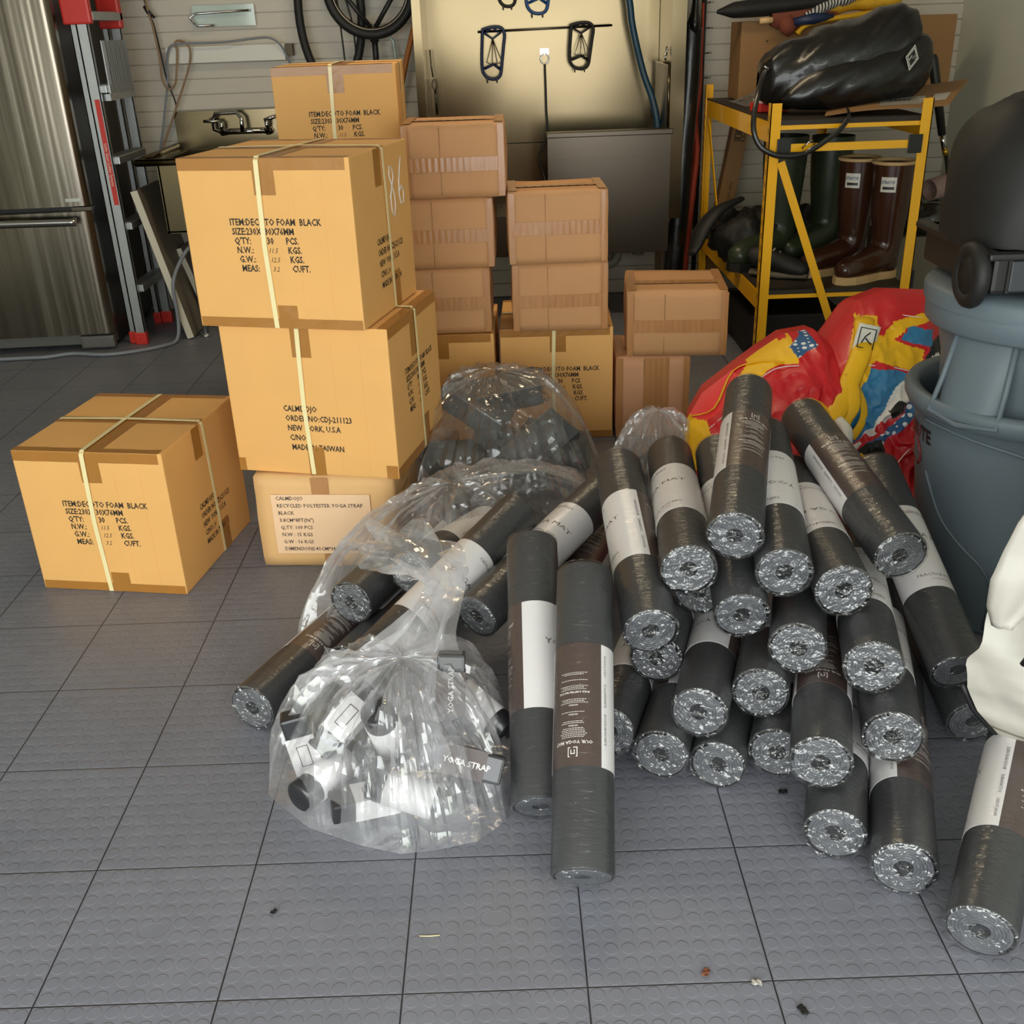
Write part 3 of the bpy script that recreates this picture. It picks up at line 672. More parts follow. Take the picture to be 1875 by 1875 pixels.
# near end, far end (metres); flip = print reads towards the near end; face = sleeve angle turned to the garage door
PG = 'rolled yoga mats in the big pile'
MATS = [
 ((0.6600, 0.6698, 0.4812), (0.8136, 1.2627, 0.5771), 0, -20, "rolled grey mat topmost in the pile, brown print up, before the red fabric"),
 ((0.5694, 0.6665, 0.4080), (0.6229, 1.2842, 0.4079), 0, 225, "rolled mat left of the topmost one, white sleeve all across its front"),
 ((0.4826, 0.5903, 0.3107), (0.4799, 1.2011, 0.4174), 0, -87, "rolled mat with long white sleeve at the upper left of the big pile"),
 ((0.7565, 0.6314, 0.4124), (0.8583, 1.2405, 0.4670), 1, 160, "rolled mat half under the topmost one, with a fully silvery crinkled end"),
 ((1.0211, 0.7084, 0.4019), (0.9723, 1.3207, 0.4863), 0, -32, "rolled mat slanting down right across others, brown print up, by the blue fabric"),
 ((1.1324, 0.6040, 0.1776), (1.1252, 1.1856, 0.3923), 0, 128, "rolled mat leaning along the grey trash can with a wide white sleeve"),
 ((0.8732, 0.6059, 0.3796), (0.9240, 1.2237, 0.3676), 1, 195, "rolled mat tucked under the slanting brown-print one, white sleeve with upside-down letters"),
 ((0.9001, 0.4735, 0.2831), (1.0457, 1.0757, 0.2591), 1, 200, "rolled dark mat whose end is straight below the slanting mat's end"),
 ((0.7743, 0.5574, 0.2786), (0.9484, 1.1518, 0.2523), 0, 60, "rolled mat whose end is directly below the fully silvery end"),
 ((0.6732, 0.6194, 0.3217), (0.7371, 1.2255, 0.4359), 1, 150, "rolled mat whose end is directly below the topmost mat's end"),
 ((0.6193, 0.8181, 0.2689), (0.8231, 1.4036, 0.2680), 0, 90, "rolled mat end peeping out lower right behind the all-white-sleeved mat's end"),
 ((0.5085, 0.6842, 0.1837), (0.6929, 1.2751, 0.1485), 0, 20, "rolled mat end directly below the end of the long-white-sleeved upper left mat"),
 ((0.7007, 0.5368, 0.1871), (0.8875, 1.1269, 0.1525), 0, 90, "rolled mat end in the third row at the pile's centre, core hidden by film"),
 ((0.5705, 0.5018, 0.1701), (0.7571, 1.0929, 0.1583), 1, 90, "rolled mat end in the third row, left of the pile's centre, yellowish glint"),
 ((0.3908, 0.5417, 0.1013), (0.5863, 1.1285, 0.0584), 1, 200, "rolled mat low in the pile just right of the two leaning mats"),
 ((0.4925, 0.4886, 0.0791), (0.6909, 1.0756, 0.0585), 0, 90, "leftmost of the rolled mat ends resting on the floor in the pile"),
 ((0.6071, 0.4740, 0.0585), (0.8076, 1.0607, 0.0585), 0, 120, "second from left of the rolled mat ends resting on the floor"),
 ((0.7273, 0.4767, 0.0824), (0.9311, 1.0618, 0.0585), 0, 90, "rolled mat end low in the pile, partly behind the straight-out middle mat"),
 ((0.7660, 0.3285, 0.1756), (0.9448, 0.9220, 0.1631), 1, 0, "rolled mat pointing straight out at the pile's middle, upside-down brown print behind"),
 ((0.9222, 0.3942, 0.1759), (1.0837, 0.9926, 0.1605), 0, 90, "rolled mat with a starburst of crumpled film on its end, right of middle"),
 ((0.7852, 0.2662, 0.0585), (0.9808, 0.8545, 0.0585), 0, 150, "rolled mat end on the floor directly below the straight-out middle mat"),
 ((0.8818, 0.1748, 0.0585), (1.0725, 0.7647, 0.0585), 0, -50, "rolled mat on the floor, second nearest, with half white half brown sleeve"),
 ((0.9550, 0.0300, 0.0600), (1.2650, 0.5580, 0.1400), 0, -50, "rolled mat nearest the camera at the lower right corner of the photo"),
 ((1.1765, 0.5867, 0.0578), (1.2064, 1.1986, 0.1533), 0, 90, "rolled mat low at the right under the can-side mat, touching white canvas"),
]
LG = 'rolled yoga mats left of the pile'
MATS2 = [
 ((0.2430, 0.3770, 0.0513), (0.2518, 0.9175, 0.3549), 0, 87, "leaning rolled mat with bright white sleeve, left of the two leaning mats"),
 ((0.3107, 0.1791, 0.0614), (0.3561, 0.7052, 0.3863), 1, -20, "leaning rolled mat with brown print and white strip, right of the two"),
 ((-0.1535, 0.7425, 0.1222), (0.2277, 1.1964, 0.3038), 0, 138, "rolled mat lying diagonally with YOGA on its white sleeve, over the clear bag"),
 ((-0.0467, 1.0499, 0.2172), (0.2121, 1.6051, 0.1218), 0, -50, "rolled mat with a dark flattened round end above the diagonal white-sleeved mat"),
 ((-0.1971, 1.0103, 0.1619), (0.0527, 1.5777, 0.1544), 0, 60, "rolled mat wrapped in loose clear plastic at the heap's left edge"),
 ((-0.3953, 0.7311, 0.0585), (-0.1358, 1.2942, 0.0585), 1, -10, "leftmost rolled mat on the floor, brown print up, behind the clear bag"),
 ((-0.1970, 0.8835, 0.0585), (0.0638, 1.4460, 0.0585), 1, 10, "brown-print rolled mat squeezed between leftmost mat and diagonal white-sleeved mat"),
 ((0.1160, 0.8742, 0.1898), (0.4772, 1.3679, 0.2907), 0, 235, "rolled mat with glassy crumpled end pointing left behind the left leaning mat"),
 ((0.3000, 0.9339, 0.1481), (0.5069, 1.5182, 0.1360), 0, 20, "rolled mat glimpsed between the leaning mats and the big pile"),
]
for i, (a, b_, flip, face, lab) in enumerate(MATS + MATS2):
    a = Vector(a); b_ = Vector(b_); d = (b_ - a).normalized()
    o = _m0 if i == 0 else dup(_m0)
    if flip: org, zd = a + d * ML, -d
    else: org, zd = a, d
    # the radial direction turned towards the viewer side (-Y and up)
    look = Vector((0.21, -1.2, 1.44)) - (a + b_) / 2; look = (look - zd * look.dot(zd)).normalized()
    th = math.radians(face)
    # local -Y is sleeve angle 0; rotate so that sleeve angle `face` points at look
    y_ax = -look; z_ax = zd; x_ax = y_ax.cross(z_ax).normalized()
    m = Matrix((x_ax, y_ax, z_ax)).transposed() @ Matrix.Rotation(-th, 3, 'Z')
    m = m.to_4x4(); m.translation = org; o.matrix_world = m
    tag(o, lab, 'yoga mat', PG if i < len(MATS) else LG)
    for ch in o.children:
        if ch.name.startswith('plastic_wrap'): ch.data = _fm[i % 4]

# ------------------------------------------------------------------ left rear: fridge, ladder, boards, sink, wall things
def part(name, m, t, fn, solid=0.0):
    b = MB(); fn(b); return b.build(name, m, t, solid=solid)
t = thing('refrigerator', 'stainless steel refrigerator with bottom freezer drawer at the left edge', 'refrigerator', (-1.775, 3.96, 0), R_(3.0))
part('body', BLACKP, t, lambda b: b.box((-.90, .055, .03), (-.004, .76, 1.78), bev=.006))
def door(b, x0, x1, z0, z1):
    def s(u, v):
        x = x0 + (x1 - x0) * u; e = min(u, 1 - u) * (x1 - x0)
        k = min(1, e / .03); return Vector((x, -.008 * math.sin(PI * u) + .022 * (1 - k) ** 2, z0 + (z1 - z0) * v))
    b.grid(s, 40, 4, 0)
    b.box((x0, .022, z0), (x1, .054, z1))
d1 = part('door', FRIDGE, t, lambda b: door(b, -.447, 0, .713, 1.76)); d2 = part('door', FRIDGE, t, lambda b: door(b, -.9, -.453, .713, 1.76))
dr = part('freezer_drawer', FRIDGE, t, lambda b: door(b, -.9, 0, .085, .688))
part('handle', CHROME, dr, lambda b: (b.grid(lambda u, v: Vector((-.84 + .78 * u, -.045 - .012 * math.sin(PI * u) - .014 * math.sin(PI * v), .628 + .036 * v + .006 * math.sin(PI * u))), 30, 8), b.box((-.10, -.045, .634), (-.075, -.002, .658)), b.box((-.83, -.045, .634), (-.805, -.002, .658))), 0.004)
part('badge', CHROME, d1, lambda b: b.box((-.105, -.006, .735), (-.03, -.002, .75)))
part('hinge', STEELD, t, lambda b: b.box((-.085, .0, .692), (.008, .05, .708)))
part('base_grille', mat('grey_base_plastic', (96, 94, 92), .5), t, lambda b: (b.box((-.9, .03, .028), (-.18, .05, .078)), b.box((-.18, .005, .01), (-.012, .055, .074), bev=.01)))

t = thing('ladder', 'folded aluminium ladder with red feet standing beside the refrigerator', 'ladder', (-1.655, 4.04, 0), 0)
def rail(x, y, z0=0.05, z1=2.15, wx=.05, wy=.026, red=True):
    r = part('rail', ALU, t, lambda b: (b.box((x, y, z0), (x + wx, y + .004, z1)), b.box((x, y, z0), (x + .004, y + wy, z1)), b.box((x + wx - .004, y, z0), (x + wx, y + wy, z1))))
    if red: part('foot', REDP, r, lambda b: (b.box((x - .004, y - .006, 0), (x + wx + .004, y + wy + .004, .062), bev=.004), b.lathe([(.006, 0), (.004, .003), (0, .004)], 8, 0, T(x + wx / 2, y - .006, .035) @ RX(PI / 2))))
    return r
r1 = rail(-.045, .0); rail(-.085, .03, wx=.03); rail(-.04, .44); rail(-.075, .42, wx=.03)
for z_ in (.30, .61, .92, 1.24, 1.55): part('step', ALU, t, lambda b, z_=z_: (b.box((-.04, .026, z_ - .035), (.03, .44, z_), bev=.003), *[b.box((-.036 + i * .009, .03, z_), (-.033 + i * .009, .436, z_ + .003)) for i in range(7)]))
part('hinge', REDP, t, lambda b: b.box((-.10, -.012, 1.50), (.03, .03, 1.64), bev=.01)); part('hinge', REDP, t, lambda b: b.box((-.08, .40, 1.48), (.03, .45, 1.62), bev=.01))
part('serrated_plate', ALU, t, lambda b: (b.box((-.028, .05, 1.17), (.035, .42, 1.20)), *[b.box((.03 - .004 * (i % 2), .06 + i * .03, 1.20), (.036, .075 + i * .03, 1.43)) for i in range(12)]))
def lad(b):
    b.box((-.026, -.0035, .70), (-.003, -.0006, 1.18))
    put_text(b, 'Little Giant Ladder Systems', .021, lambda x, y: Vector((-.020 + y * 1.0, -.0045, .985 - x)), 1, xs=.84)
part('warning_label', [REDP, WHITEM], t, lad)['label'] = 'red printed strip'

def leaning_board(label, x, y, dx, h, dy, th):
    t = thing('board', label, 'board', (x, y, 0)); ang = -math.atan2(dx, h); L_ = math.hypot(dx, h)
    Mx = RY(ang)
    part('panel', SLATB, t, lambda b: b.box((0, .004, 0.004), (th, dy, L_), 0, Mx))
    part('edge_strip', BOARDE, t, lambda b: b.box((0, 0, 0.004), (th + .001, .0045, L_), 0, Mx))
leaning_board('long cream-edged board leaning between the ladder and the sink', -1.455, 4.10, .16, .75, .40, .034)
leaning_board('short cream-edged board leaning behind the sink leg', -1.395, 4.34, .12, .42, .25, .028)

t = thing('utility_sink', 'stainless steel utility sink with splashback and wall faucet beside the ladder', 'sink', (-1.47, 4.12, 0))
def sink(b):
    x1, y1, z0, z1 = .66, .58, .54, .88
    b.box((0, 0, z0), (x1, .012, z1), bev=.004); b.box((0, 0, z0), (.012, y1, z1)); b.box((x1 - .012, 0, z0), (x1, y1, z1)); b.box((0, y1 - .012, z0), (x1, y1, z1)); b.box((0, 0, z0), (x1, y1, z0 + .012))
part('basin', STEEL, t, sink)
part('rim', STEEL, t, lambda b: (b.tube([(-.085, -.03, .885), (.7, -.03, .885)], .017, 10), b.tube([(-.085, -.03, .885), (-.06, .60, .90)], .017, 10), b.box((-.07, -.028, .878), (.005, .60, .886))))
part('splashback', STEEL, t, lambda b: (b.box((-.05, .595, .84), (.72, .615, 1.055)), b.box((-.05, .60, 1.055), (.72, .65, 1.07)), b.box((-.03, .592, .985), (.02, .596, 1.01))))
for x, y in ((.10, .03), (.60, .03), (.10, .55), (.60, .55)):
    part('leg', ALU, t, lambda b: (b.tube([(x, y, 0.01), (x, y, .55)], .016, 12), b.lathe([(.024, 0), (.024, .008), (.016, .02)], 12, 0, T(x, y, 0), cap=True)))
fz = .965
fc = part('faucet', CHROME, t, lambda b: (b.tube([(.20, .56, fz), (.46, .56, fz)], .014, 10), b.tube([(.20, .56, fz), (.165, .555, fz + .015), (.165, .55, fz + .06), (.185, .54, fz + .095), (.30, .53, fz + .098), (.325, .52, fz + .07), (.325, .50, fz + .0)], .011, 10), b.tube([(.21, .60, fz), (.21, .55, fz)], .02, 10), b.tube([(.45, .60, fz), (.45, .55, fz)], .022, 10)))
part('tap_handle', CHROME, fc, lambda b: (b.tube([(.45, .55, fz), (.45, .535, fz + .05)], .011, 8), b.tube([(.44, .535, fz + .055), (.50, .53, fz + .07)], .009, 8)))
part('tap_handle', CHROME, fc, lambda b: (b.tube([(.21, .55, fz), (.21, .535, fz + .05)], .011, 8), b.tube([(.21, .535, fz + .055), (.12, .53, fz + .06)], .008, 8)))
def single(name, label, cat, m, fn, loc=(0, 0, 0), rz=0, group=None, solid=0.0):
    b = MB(); fn(b); o = b.build(name, m, None, solid=solid); o.location = loc; o.rotation_euler = (0, 0, rz); return tag(o, label, cat, group)
def smooth(pts, k=4):
    pts = [Vector(p) for p in pts]; out = []
    for i in range(len(pts) - 1):
        p0, p1, p2, p3 = pts[max(i - 1, 0)], pts[i], pts[i + 1], pts[min(i + 2, len(pts) - 1)]
        for j in range(k):
            s = j / k; out.append(.5 * ((2 * p1) + (p2 - p0) * s + (2 * p0 - 5 * p1 + 4 * p2 - p3) * s * s + (3 * p1 - p0 - 3 * p2 + p3) * s ** 3))
    out.append(pts[-1]); return out
single('hose', 'grey drain hose running along the floor in front of the refrigerator', 'hose', HOSEG, lambda b: b.tube(smooth([(-2.9, 3.80, .012), (-2.31, 3.814, .012), (-2.2, 3.82, .012), (-2.085, 3.825, .012), (-1.97, 3.87, .012), (-1.8, 3.83, .012), (-1.66, 3.87, .012), (-1.545, 3.95, .012), (-1.49, 4.03, .02), (-1.475, 4.06, .12), (-1.47, 4.06, .3), (-1.42, 4.12, .42), (-1.36, 4.2, .50), (-1.36, 4.25, .545)]), .0095, 8))
single('cord', 'tan cord looped on hooks against the white wall panels', 'cord', ROPE, lambda b: b.tube(smooth([(-1.562, 4.7, 1.75), (-1.564, 4.7, 1.583), (-1.549, 4.7, 1.482), (-1.541, 4.7, 1.34), (-1.545, 4.7, 1.235), (-1.522, 4.7, 1.186), (-1.484, 4.7, 1.206), (-1.461, 4.69, 1.272), (-1.443, 4.69, 1.363), (-1.446, 4.69, 1.405), (-1.421, 4.69, 1.415), (-1.382, 4.68, 1.396), (-1.372, 4.68, 1.36), (-1.399, 4.7, 1.283), (-1.486, 4.7, 1.113), (-1.572, 4.7, .952), (-1.627, 4.7, .842)]), .0055, 7))
single('cable', 'grey cable draped over the white wall ledge', 'cable', HOSEG, lambda b: b.tube(smooth([(-.869, 4.72, 1.283), (-.901, 4.70, 1.37), (-.953, 4.69, 1.412), (-1.037, 4.69, 1.413), (-1.167, 4.68, 1.402), (-1.281, 4.68, 1.40), (-1.422, 4.68, 1.40), (-1.475, 4.68, 1.385), (-1.503, 4.70, 1.326), (-1.522, 4.71, 1.221), (-1.559, 4.71, 1.089), (-1.59, 4.71, .981), (-1.635, 4.71, .843)]), .0055, 7))
t = thing('strap_loop', 'dark cord with clip hanging at the top left of the wall panels', 'cord', (-1.55, 4.73, 1.30))
part('cord', BLACKM, t, lambda b: b.tube(smooth([(-.035, -.01, .42), (-.02, -.015, .27), (0, -.01, .2), (.012, -.01, .08), (.02, -.01, -.05), (.045, -.01, -.16), (.05, -.008, -.2)]), .004, 6))
part('clip', BLACKP, t, lambda b: b.tube([(-.03, -.02, .28), (-.01, -.025, .25), (.015, -.02, .225)], [.008, .012, .006], 8))
t = thing('wall_ledge', 'white metal ledge mounted on the wall panels above the sink', 'shelf', (-1.51, 4.62, 1.305))
part('ledge', WHITEM, t, lambda b: b.box((.0, .10, 0), (.62, .15, .08), bev=.004)); part('end_cap', GREYF, t, lambda b: b.box((.62, .10, .02), (.66, .15, .075)))
t = thing('glass_panel_holder', 'pale glass plate with chrome bar fixed high on the wall panels', 'holder', (-1.35, 4.72, 1.475))
part('plate', GLASSG, t, lambda b: b.box((0, .03, 0), (.32, .04, .10))); part('bar', CHROME, t, lambda b: b.tube([(.30, 0, .07), (.02, 0, .062), (-.01, .0, .045), (.02, .0, .005), (.11, 0, .005)], .006, 8))

# wheel display and hoses between sink and steel panel
t = thing('bicycle_wheel', 'black tyred wheel with V-shaped struts hung on the wall, left of the steel stall', 'wheel', (-.41, 4.60, 1.625))
part('tyre', BLACKM, t, lambda b: b.tube([(.215 * math.cos(a * PI / 24), 0, .215 * math.sin(a * PI / 24)) for a in range(48)], .024, 12, closed=True))
part('rim', STEELD, t, lambda b: b.tube([(.192 * math.cos(a * PI / 24), 0, .192 * math.sin(a * PI / 24)) for a in range(48)], .010, 8, closed=True))
part('strut', BLACKP, t, lambda b: b.tube([(-.17, .02, .02), (-.01, .02, -.185)], .012, 8)); part('strut', BLACKP, t, lambda b: b.tube([(.14, .02, .0), (.01, .02, -.185)], .012, 8))
part('stem', BLACKP, t, lambda b: (b.tube([(0, .04, -.20), (0, .04, -.42)], .016, 10), b.tube([(0, .04, -.22), (0, .04, -.25)], .022, 10)))
part('mount_bar', CHROME, t, lambda b: b.box((-.14, .03, -.03), (.12, .06, .03)))
part('plastic_cover', GLASSG, t, lambda b: b.tube([(-.09, .10, -.40), (-.09, .10, -.25), (-.06, .10, -.21), (.06, .10, -.21), (.09, .10, -.25), (.10, .10, -.40)], .009, 8))
single('tyre', 'narrow black tyre hanging edge-on left of the wheel with V struts', 'tyre', BLACKM, lambda b: b.tube([(.16 * math.cos(a * PI / 20) * (1), .03 * math.sin(a * PI / 20), .36 * math.sin(a * PI / 20)) for a in range(40)], .022, 10, closed=True), (-.63, 4.68, 1.53))
single('cable', 'thin black cable pair hanging down behind the wheel with V struts', 'cable', BLACKP, lambda b: b.tube(smooth([(-.60, 4.66, 1.75), (-.585, 4.66, 1.55), (-.575, 4.66, 1.30), (-.57, 4.67, 1.1), (-.54, 4.67, 1.08), (-.515, 4.66, 1.3), (-.525, 4.66, 1.5), (-.58, 4.66, 1.7)]), .005, 6))
single('wooden_handle', 'orange-brown wooden handle leaning on the wall left of the steel stall', 'handle', mat('orange_wood', (176, 106, 44), .5, var=.1), lambda b: b.tube([(-.125, 4.66, 1.75), (-.18, 4.66, 1.512), (-.251, 4.66, 1.3), (-.52, 4.66, .4), (-.64, 4.64, .01)], .015, 10))

# steel washing stall
t = thing('steel_wash_stall', 'large stainless steel washing stall against the back wall', 'wash stall', (0, 0, 0))
part('back_panel', STEEL, t, lambda b: (b.box((-.14, 4.70, .855), (1.06, 4.715, 2.3)), b.box((-.14, 4.70, .50), (1.06, 4.715, .85))))
part('side_panel', STEEL, t, lambda b: (b.box((-.165, 4.16, .50), (-.14, 4.715, 2.3)), b.box((-.175, 4.14, .5), (-.135, 4.165, 2.3))))
part('side_panel', STEEL, t, lambda b: (b.box((1.062, 4.30, .50), (1.078, 4.715, 2.3)), b.box((1.06, 4.27, .5), (1.13, 4.30, 2.3))))
part('tub_floor', STEELD, t, lambda b: b.box((-.14, 4.17, .50), (1.06, 4.70, .515)))
part('apron', STEELD, t, lambda b: (b.box((.45, 4.14, .36), (1.05, 4.155, .93)), b.box((.44, 4.13, .925), (1.06, 4.21, .95), bev=.004), b.box((.445, 4.128, .36), (.50, 4.15, .925)), b.box((.50, 4.132, .82), (1.045, 4.142, .826))))  # darker steel here paints in dim reflections of the floor and pile
part('lower_panel', STEELD, t, lambda b: b.box((-.16, 4.14, .36), (.445, 4.155, .56)))
for x in (-.15, .99): part('leg', STEEL, t, lambda b: b.box((x, 4.15, 0), (x + .03, 4.18, .40)))
part('drain_pipe', mat('grey_pvc', (128, 128, 112), .5), t, lambda b: (b.tube(smooth([(.82, 4.35, .50), (.82, 4.35, .36), (.80, 4.33, .28), (.74, 4.33, .27), (.72, 4.33, .34), (.66, 4.34, .38), (.64, 4.4, .2)]), .026, 12), b.tube([(.93, 4.38, .5), (.93, 4.38, .30)], .03, 12), b.tube([(.93, 4.38, .33), (.80, 4.38, .37)], .024, 10)))
part('hinged_flap', STEELD, t, lambda b: (b.box((1.035, 4.19, .95), (1.045, 4.62, 1.235), 0),)); part('flap_edge', STEEL, t, lambda b: b.tube([(1.04, 4.19, .95), (1.04, 4.19, 1.235), (1.04, 4.62, 1.235)], .007, 6))
part('ring_bolt', CHROME, t, lambda b: (b.tube([(1.055 , 4.36 + .0 * 1, 1.30), (1.05, 4.36, 1.285), (1.04, 4.355, 1.27), (1.045, 4.35, 1.25)], .005, 6), b.tube([(1.05, 4.36 + .018 * math.cos(a), 1.29 + .02 * math.sin(a)) for a in [i * PI / 6 for i in range(12)]], .003, 6, closed=True)))
part('hanging_rod', STEELD, t, lambda b: b.tube([(.12, 4.64, 1.404), (.81, 4.64, 1.413)], .0055, 8))
part('wall_ring', CHROME, t, lambda b: (b.box((.44, 4.69, 1.285), (.485, 4.70, 1.315)), b.tube([(.463 + .022 * math.cos(a), 4.685, 1.265 + .025 * math.sin(a)) for a in [i * PI / 8 for i in range(16)]], .004, 6, closed=True)))
single('tether', 'black tether strap clipped to the ring at the stall centre', 'strap', BLACKP, lambda b: b.tube(smooth([(.463, 4.67, 1.24), (.463, 4.66, 1.2), (.464, 4.66, 1.16), (.466, 4.66, 1.02), (.468, 4.64, .9), (.43, 4.62, .8), (.418, 4.6, .755), (.441, 4.55, .70), (.46, 4.5, .60), (.47, 4.5, .525)]), .006, 6))
single('snap_chain', 'steel snap chain hanging on the left side of the wash stall', 'chain', STEELD, lambda b: (b.tube([(-.128, 4.6, 1.33), (-.126, 4.6, 1.25), (-.12, 4.6, 1.20)], .004, 6), b.tube([(-.115 + .012 * math.cos(a), 4.6, 1.165 + .025 * math.sin(a)) for a in [i * PI / 6 for i in range(12)]], .004, 6, closed=True), b.tube([(-.112, 4.6, 1.14), (-.11, 4.6, 1.02)], .007, 6)))
single('hose', 'dark blue hose hanging down at the right of the wash stall', 'hose', HOSEB, lambda b: b.tube(smooth([(.87, 4.6, 1.75), (.88, 4.56, 1.572), (.89, 4.55, 1.499), (.902, 4.55, 1.413), (.932, 4.54, 1.287), (.962, 4.5, 1.171), (.998, 4.45, 1.066), (1.02, 4.4, .947), (1.02, 4.36, .80), (1.0, 4.4, .54)]), .017, 10))
def crampon(label, loc, m, sx, szz, seed):
    t = thing('ice_cleat', label, 'ice cleat', loc, 0, 'ice cleats hung on the steel panel')
    out = [(-.050, 0, .115), (-.055, 0, .05), (-.06, 0, -.03), (-.056, 0, -.085), (-.03, 0, -.115), (.01, 0, -.12), (.035, 0, -.10), (.045, 0, -.04), (.056, 0, .04), (.062, 0, .09), (.045, 0, .12), (0, 0, .125)]
    P = smooth([(x * sx, y, z_ * szz) for x, y, z_ in out] + [(out[0][0] * sx, 0, out[0][2] * szz)], 3)[:-1]
    part('rubber_frame', m, t, lambda b: (b.tube(P, .008, 8, closed=True), b.tube([(-.045 * sx, 0, .10 * szz), (0, 0, .07 * szz), (.045 * sx, 0, .10 * szz)], .006, 6), b.tube([(-.05 * sx, 0, -.07 * szz), (0, 0, -.05 * szz), (.035 * sx, 0, -.075 * szz)], .008, 6), b.tube([(-.03 * sx, 0, .10 * szz), (0, 0, .125 * szz), (.03 * sx, 0, .10 * szz)], .006, 6)))
    rnd = random.Random(seed)
    part('chain', STEELD, t, lambda b: [b.tube([(0, -.004, .07 * szz), (dx, -.006, 0), (dx * 1.6, -.004, -.04 * szz), (0, -.006, -.055 * szz)], .0025, 5) for dx in (-.022, -.004, .012, .028)])
    for dx in (-.035, .015): part('spike', STEELD, t, lambda b: b.tube([(dx * sx, 0, -.112 * szz), (dx * sx, -.004, -.14 * szz)], [.007, .003], 6))
crampon('dark blue ice cleat hanging at the left of the rod', (.195, 4.625, 1.30), CHROMEB, 1, 1, 1)
crampon('black ice cleat hanging at the right of the rod', (.65, 4.625, 1.32), BLACKM, 1, .88, 2)
crampon('small black ice cleat cut by the top of the photo', (.285, 4.67, 1.62), BLACKM, .85, .85, 3)
crampon('bright blue ice cleat at the top, right of the small black one', (.44, 4.67, 1.60), mat('royal_blue_rubber', (24, 70, 128), .4), 1.1, 1.0, 4)
single('ski_bag', 'long black shiny bag hanging between the wash stall and the yellow rack', 'bag', LEATH, lambda b: b.tube(smooth([(1.21, 4.50, 1.9), (1.21, 4.50, 1.56), (1.205, 4.50, 1.40), (1.195, 4.50, 1.38), (1.185, 4.48, 1.1), (1.165, 4.46, .8), (1.15, 4.44, .5), (1.13, 4.42, .25), (1.12, 4.42, .02)]), [.02, .02, .02, .02, .02, .024, .03, .045, .05, .052, .052, .052, .052, .052, .052, .052, .052, .052, .052, .052, .052, .052, .052, .052, .052, .052, .052, .052, .052, .052, .052, .052, .045], 12, flat=.7))
single('fabric_sleeve', 'orange-red fabric sleeve hanging behind the yellow rack post', 'fabric', ORANGEF, lambda b: b.tube(smooth([(1.262, 4.58, 1.5), (1.262, 4.58, 1.14), (1.235, 4.58, .95), (1.255, 4.57, .80), (1.235, 4.56, .57), (1.215, 4.56, .35), (1.20, 4.56, .03)]), [.012] * 4 + [.02, .03, .035, .04, .045, .045, .04, .035, .035, .035, .04, .04, .045, .045, .05, .05, .05, .05, .05, .05, .045], 10, flat=.5))
single('pole', 'slim black pole standing upright behind the yellow rack', 'pole', BLACKP, lambda b: b.tube([(1.285, 4.68, .01), (1.285, 4.68, 2.0)], .013, 10))
for i, z_ in enumerate((1.14, 1.26, 1.38, 1.50)):
    single('wall_hook', ('lowest', 'second lowest', 'second highest', 'highest')[i] + ' of the small silver wall hooks beside the slim black pole', 'hook', CHROME, lambda b: b.tube([(1.31, 4.775, z_), (1.33, 4.74, z_ + .004), (1.345, 4.74, z_ + .003)], .004, 6), group='small silver hooks beside the black pole')

# ------------------------------------------------------------------ yellow rack
RX0, RX1, RY0, RY1, RH = 1.265, 1.895, 3.06, 4.45, 1.125
t = thing('metal_rack', 'yellow metal rack with two dark shelves at the right', 'rack', (0, 0, 0))
def post(x, y, sx_, sy_):
    def f(b):
        b.box((min(x, x + sx_ * .042), y, 0), (max(x, x + sx_ * .042), y + .004 * sy_, RH)); b.box((x, min(y, y + sy_ * .042), 0), (x + .004 * sx_, max(y, y + sy_ * .042), RH))
        zz = .06
        while zz < RH - .03: b.box((x - .0008 * sx_, y + sy_ * .018, zz), (x, y + sy_ * .024, zz + .022), 1); zz += .05
    p = part('post', [YEL, BLACKP], t, f)
for x, y, a_, b_ in ((RX0, RY0, 1, 1), (RX1, RY0, -1, 1), (RX0, RY1, 1, -1), (RX1, RY1, -1, -1)): post(x, y, a_, b_)
for zt in (1.055, .39):
    for x in (RX0 + .003, RX1 - .009): part('side_beam', YEL, t, lambda b: b.box((x, RY0 + .01, zt - .075), (x + .006, RY1 - .01, zt)))
    part('front_beam', YEL, t, lambda b: b.box((RX0 + .04, RY0 + .008, zt - .028), (RX1 - .04, RY0 + .014, zt - .012)))
    part('back_beam', YEL, t, lambda b: b.box((RX0 + .01, RY1 - .012, zt - .04), (RX1 - .01, RY1 - .006, zt)))
    part('shelf_board', DECK, t, lambda b: b.box((RX0 + .008, RY0 + .012, zt - .012), (RX1 - .008, RY1 - .01, zt + .006)))
part('cross_brace', YEL, t, lambda b: (b.box((RX0 + .05, RY0 - .004, .945), (RX1 - .05, RY0 + .0, .975)),))
part('brace_clip', BLACKP, t, lambda b: (b.box((RX0 + .03, RY0 - .012, .925), (RX0 + .085, RY0 - .005, .995), bev=.003),)); part('brace_clip', BLACKP, t, lambda b: b.box((RX1 - .085, RY0 - .012, .925), (RX1 - .03, RY0 - .005, .995), bev=.003))
part('diagonal_brace', YEL, t, lambda b: b.box((-.016, -.002, 0), (.016, .002, .73), 0, T(RX0 + .32, RY0 - .006, .23) @ RY(-math.atan2(.27, .68))))
part('diagonal_brace', YEL, t, lambda b: b.box((-.002, -.016, 0), (.002, .016, .80), 0, T(RX0 + .01, RY1 - .55, .38) @ RX(-math.atan2(.50, .62))))
part('diagonal_brace', YEL, t, lambda b: b.box((-.016, -.002, 0), (.016, .002, .44), 0, T(RX0 + .45, RY1 - .02, .02) @ RY(-math.atan2(.22, .36))))

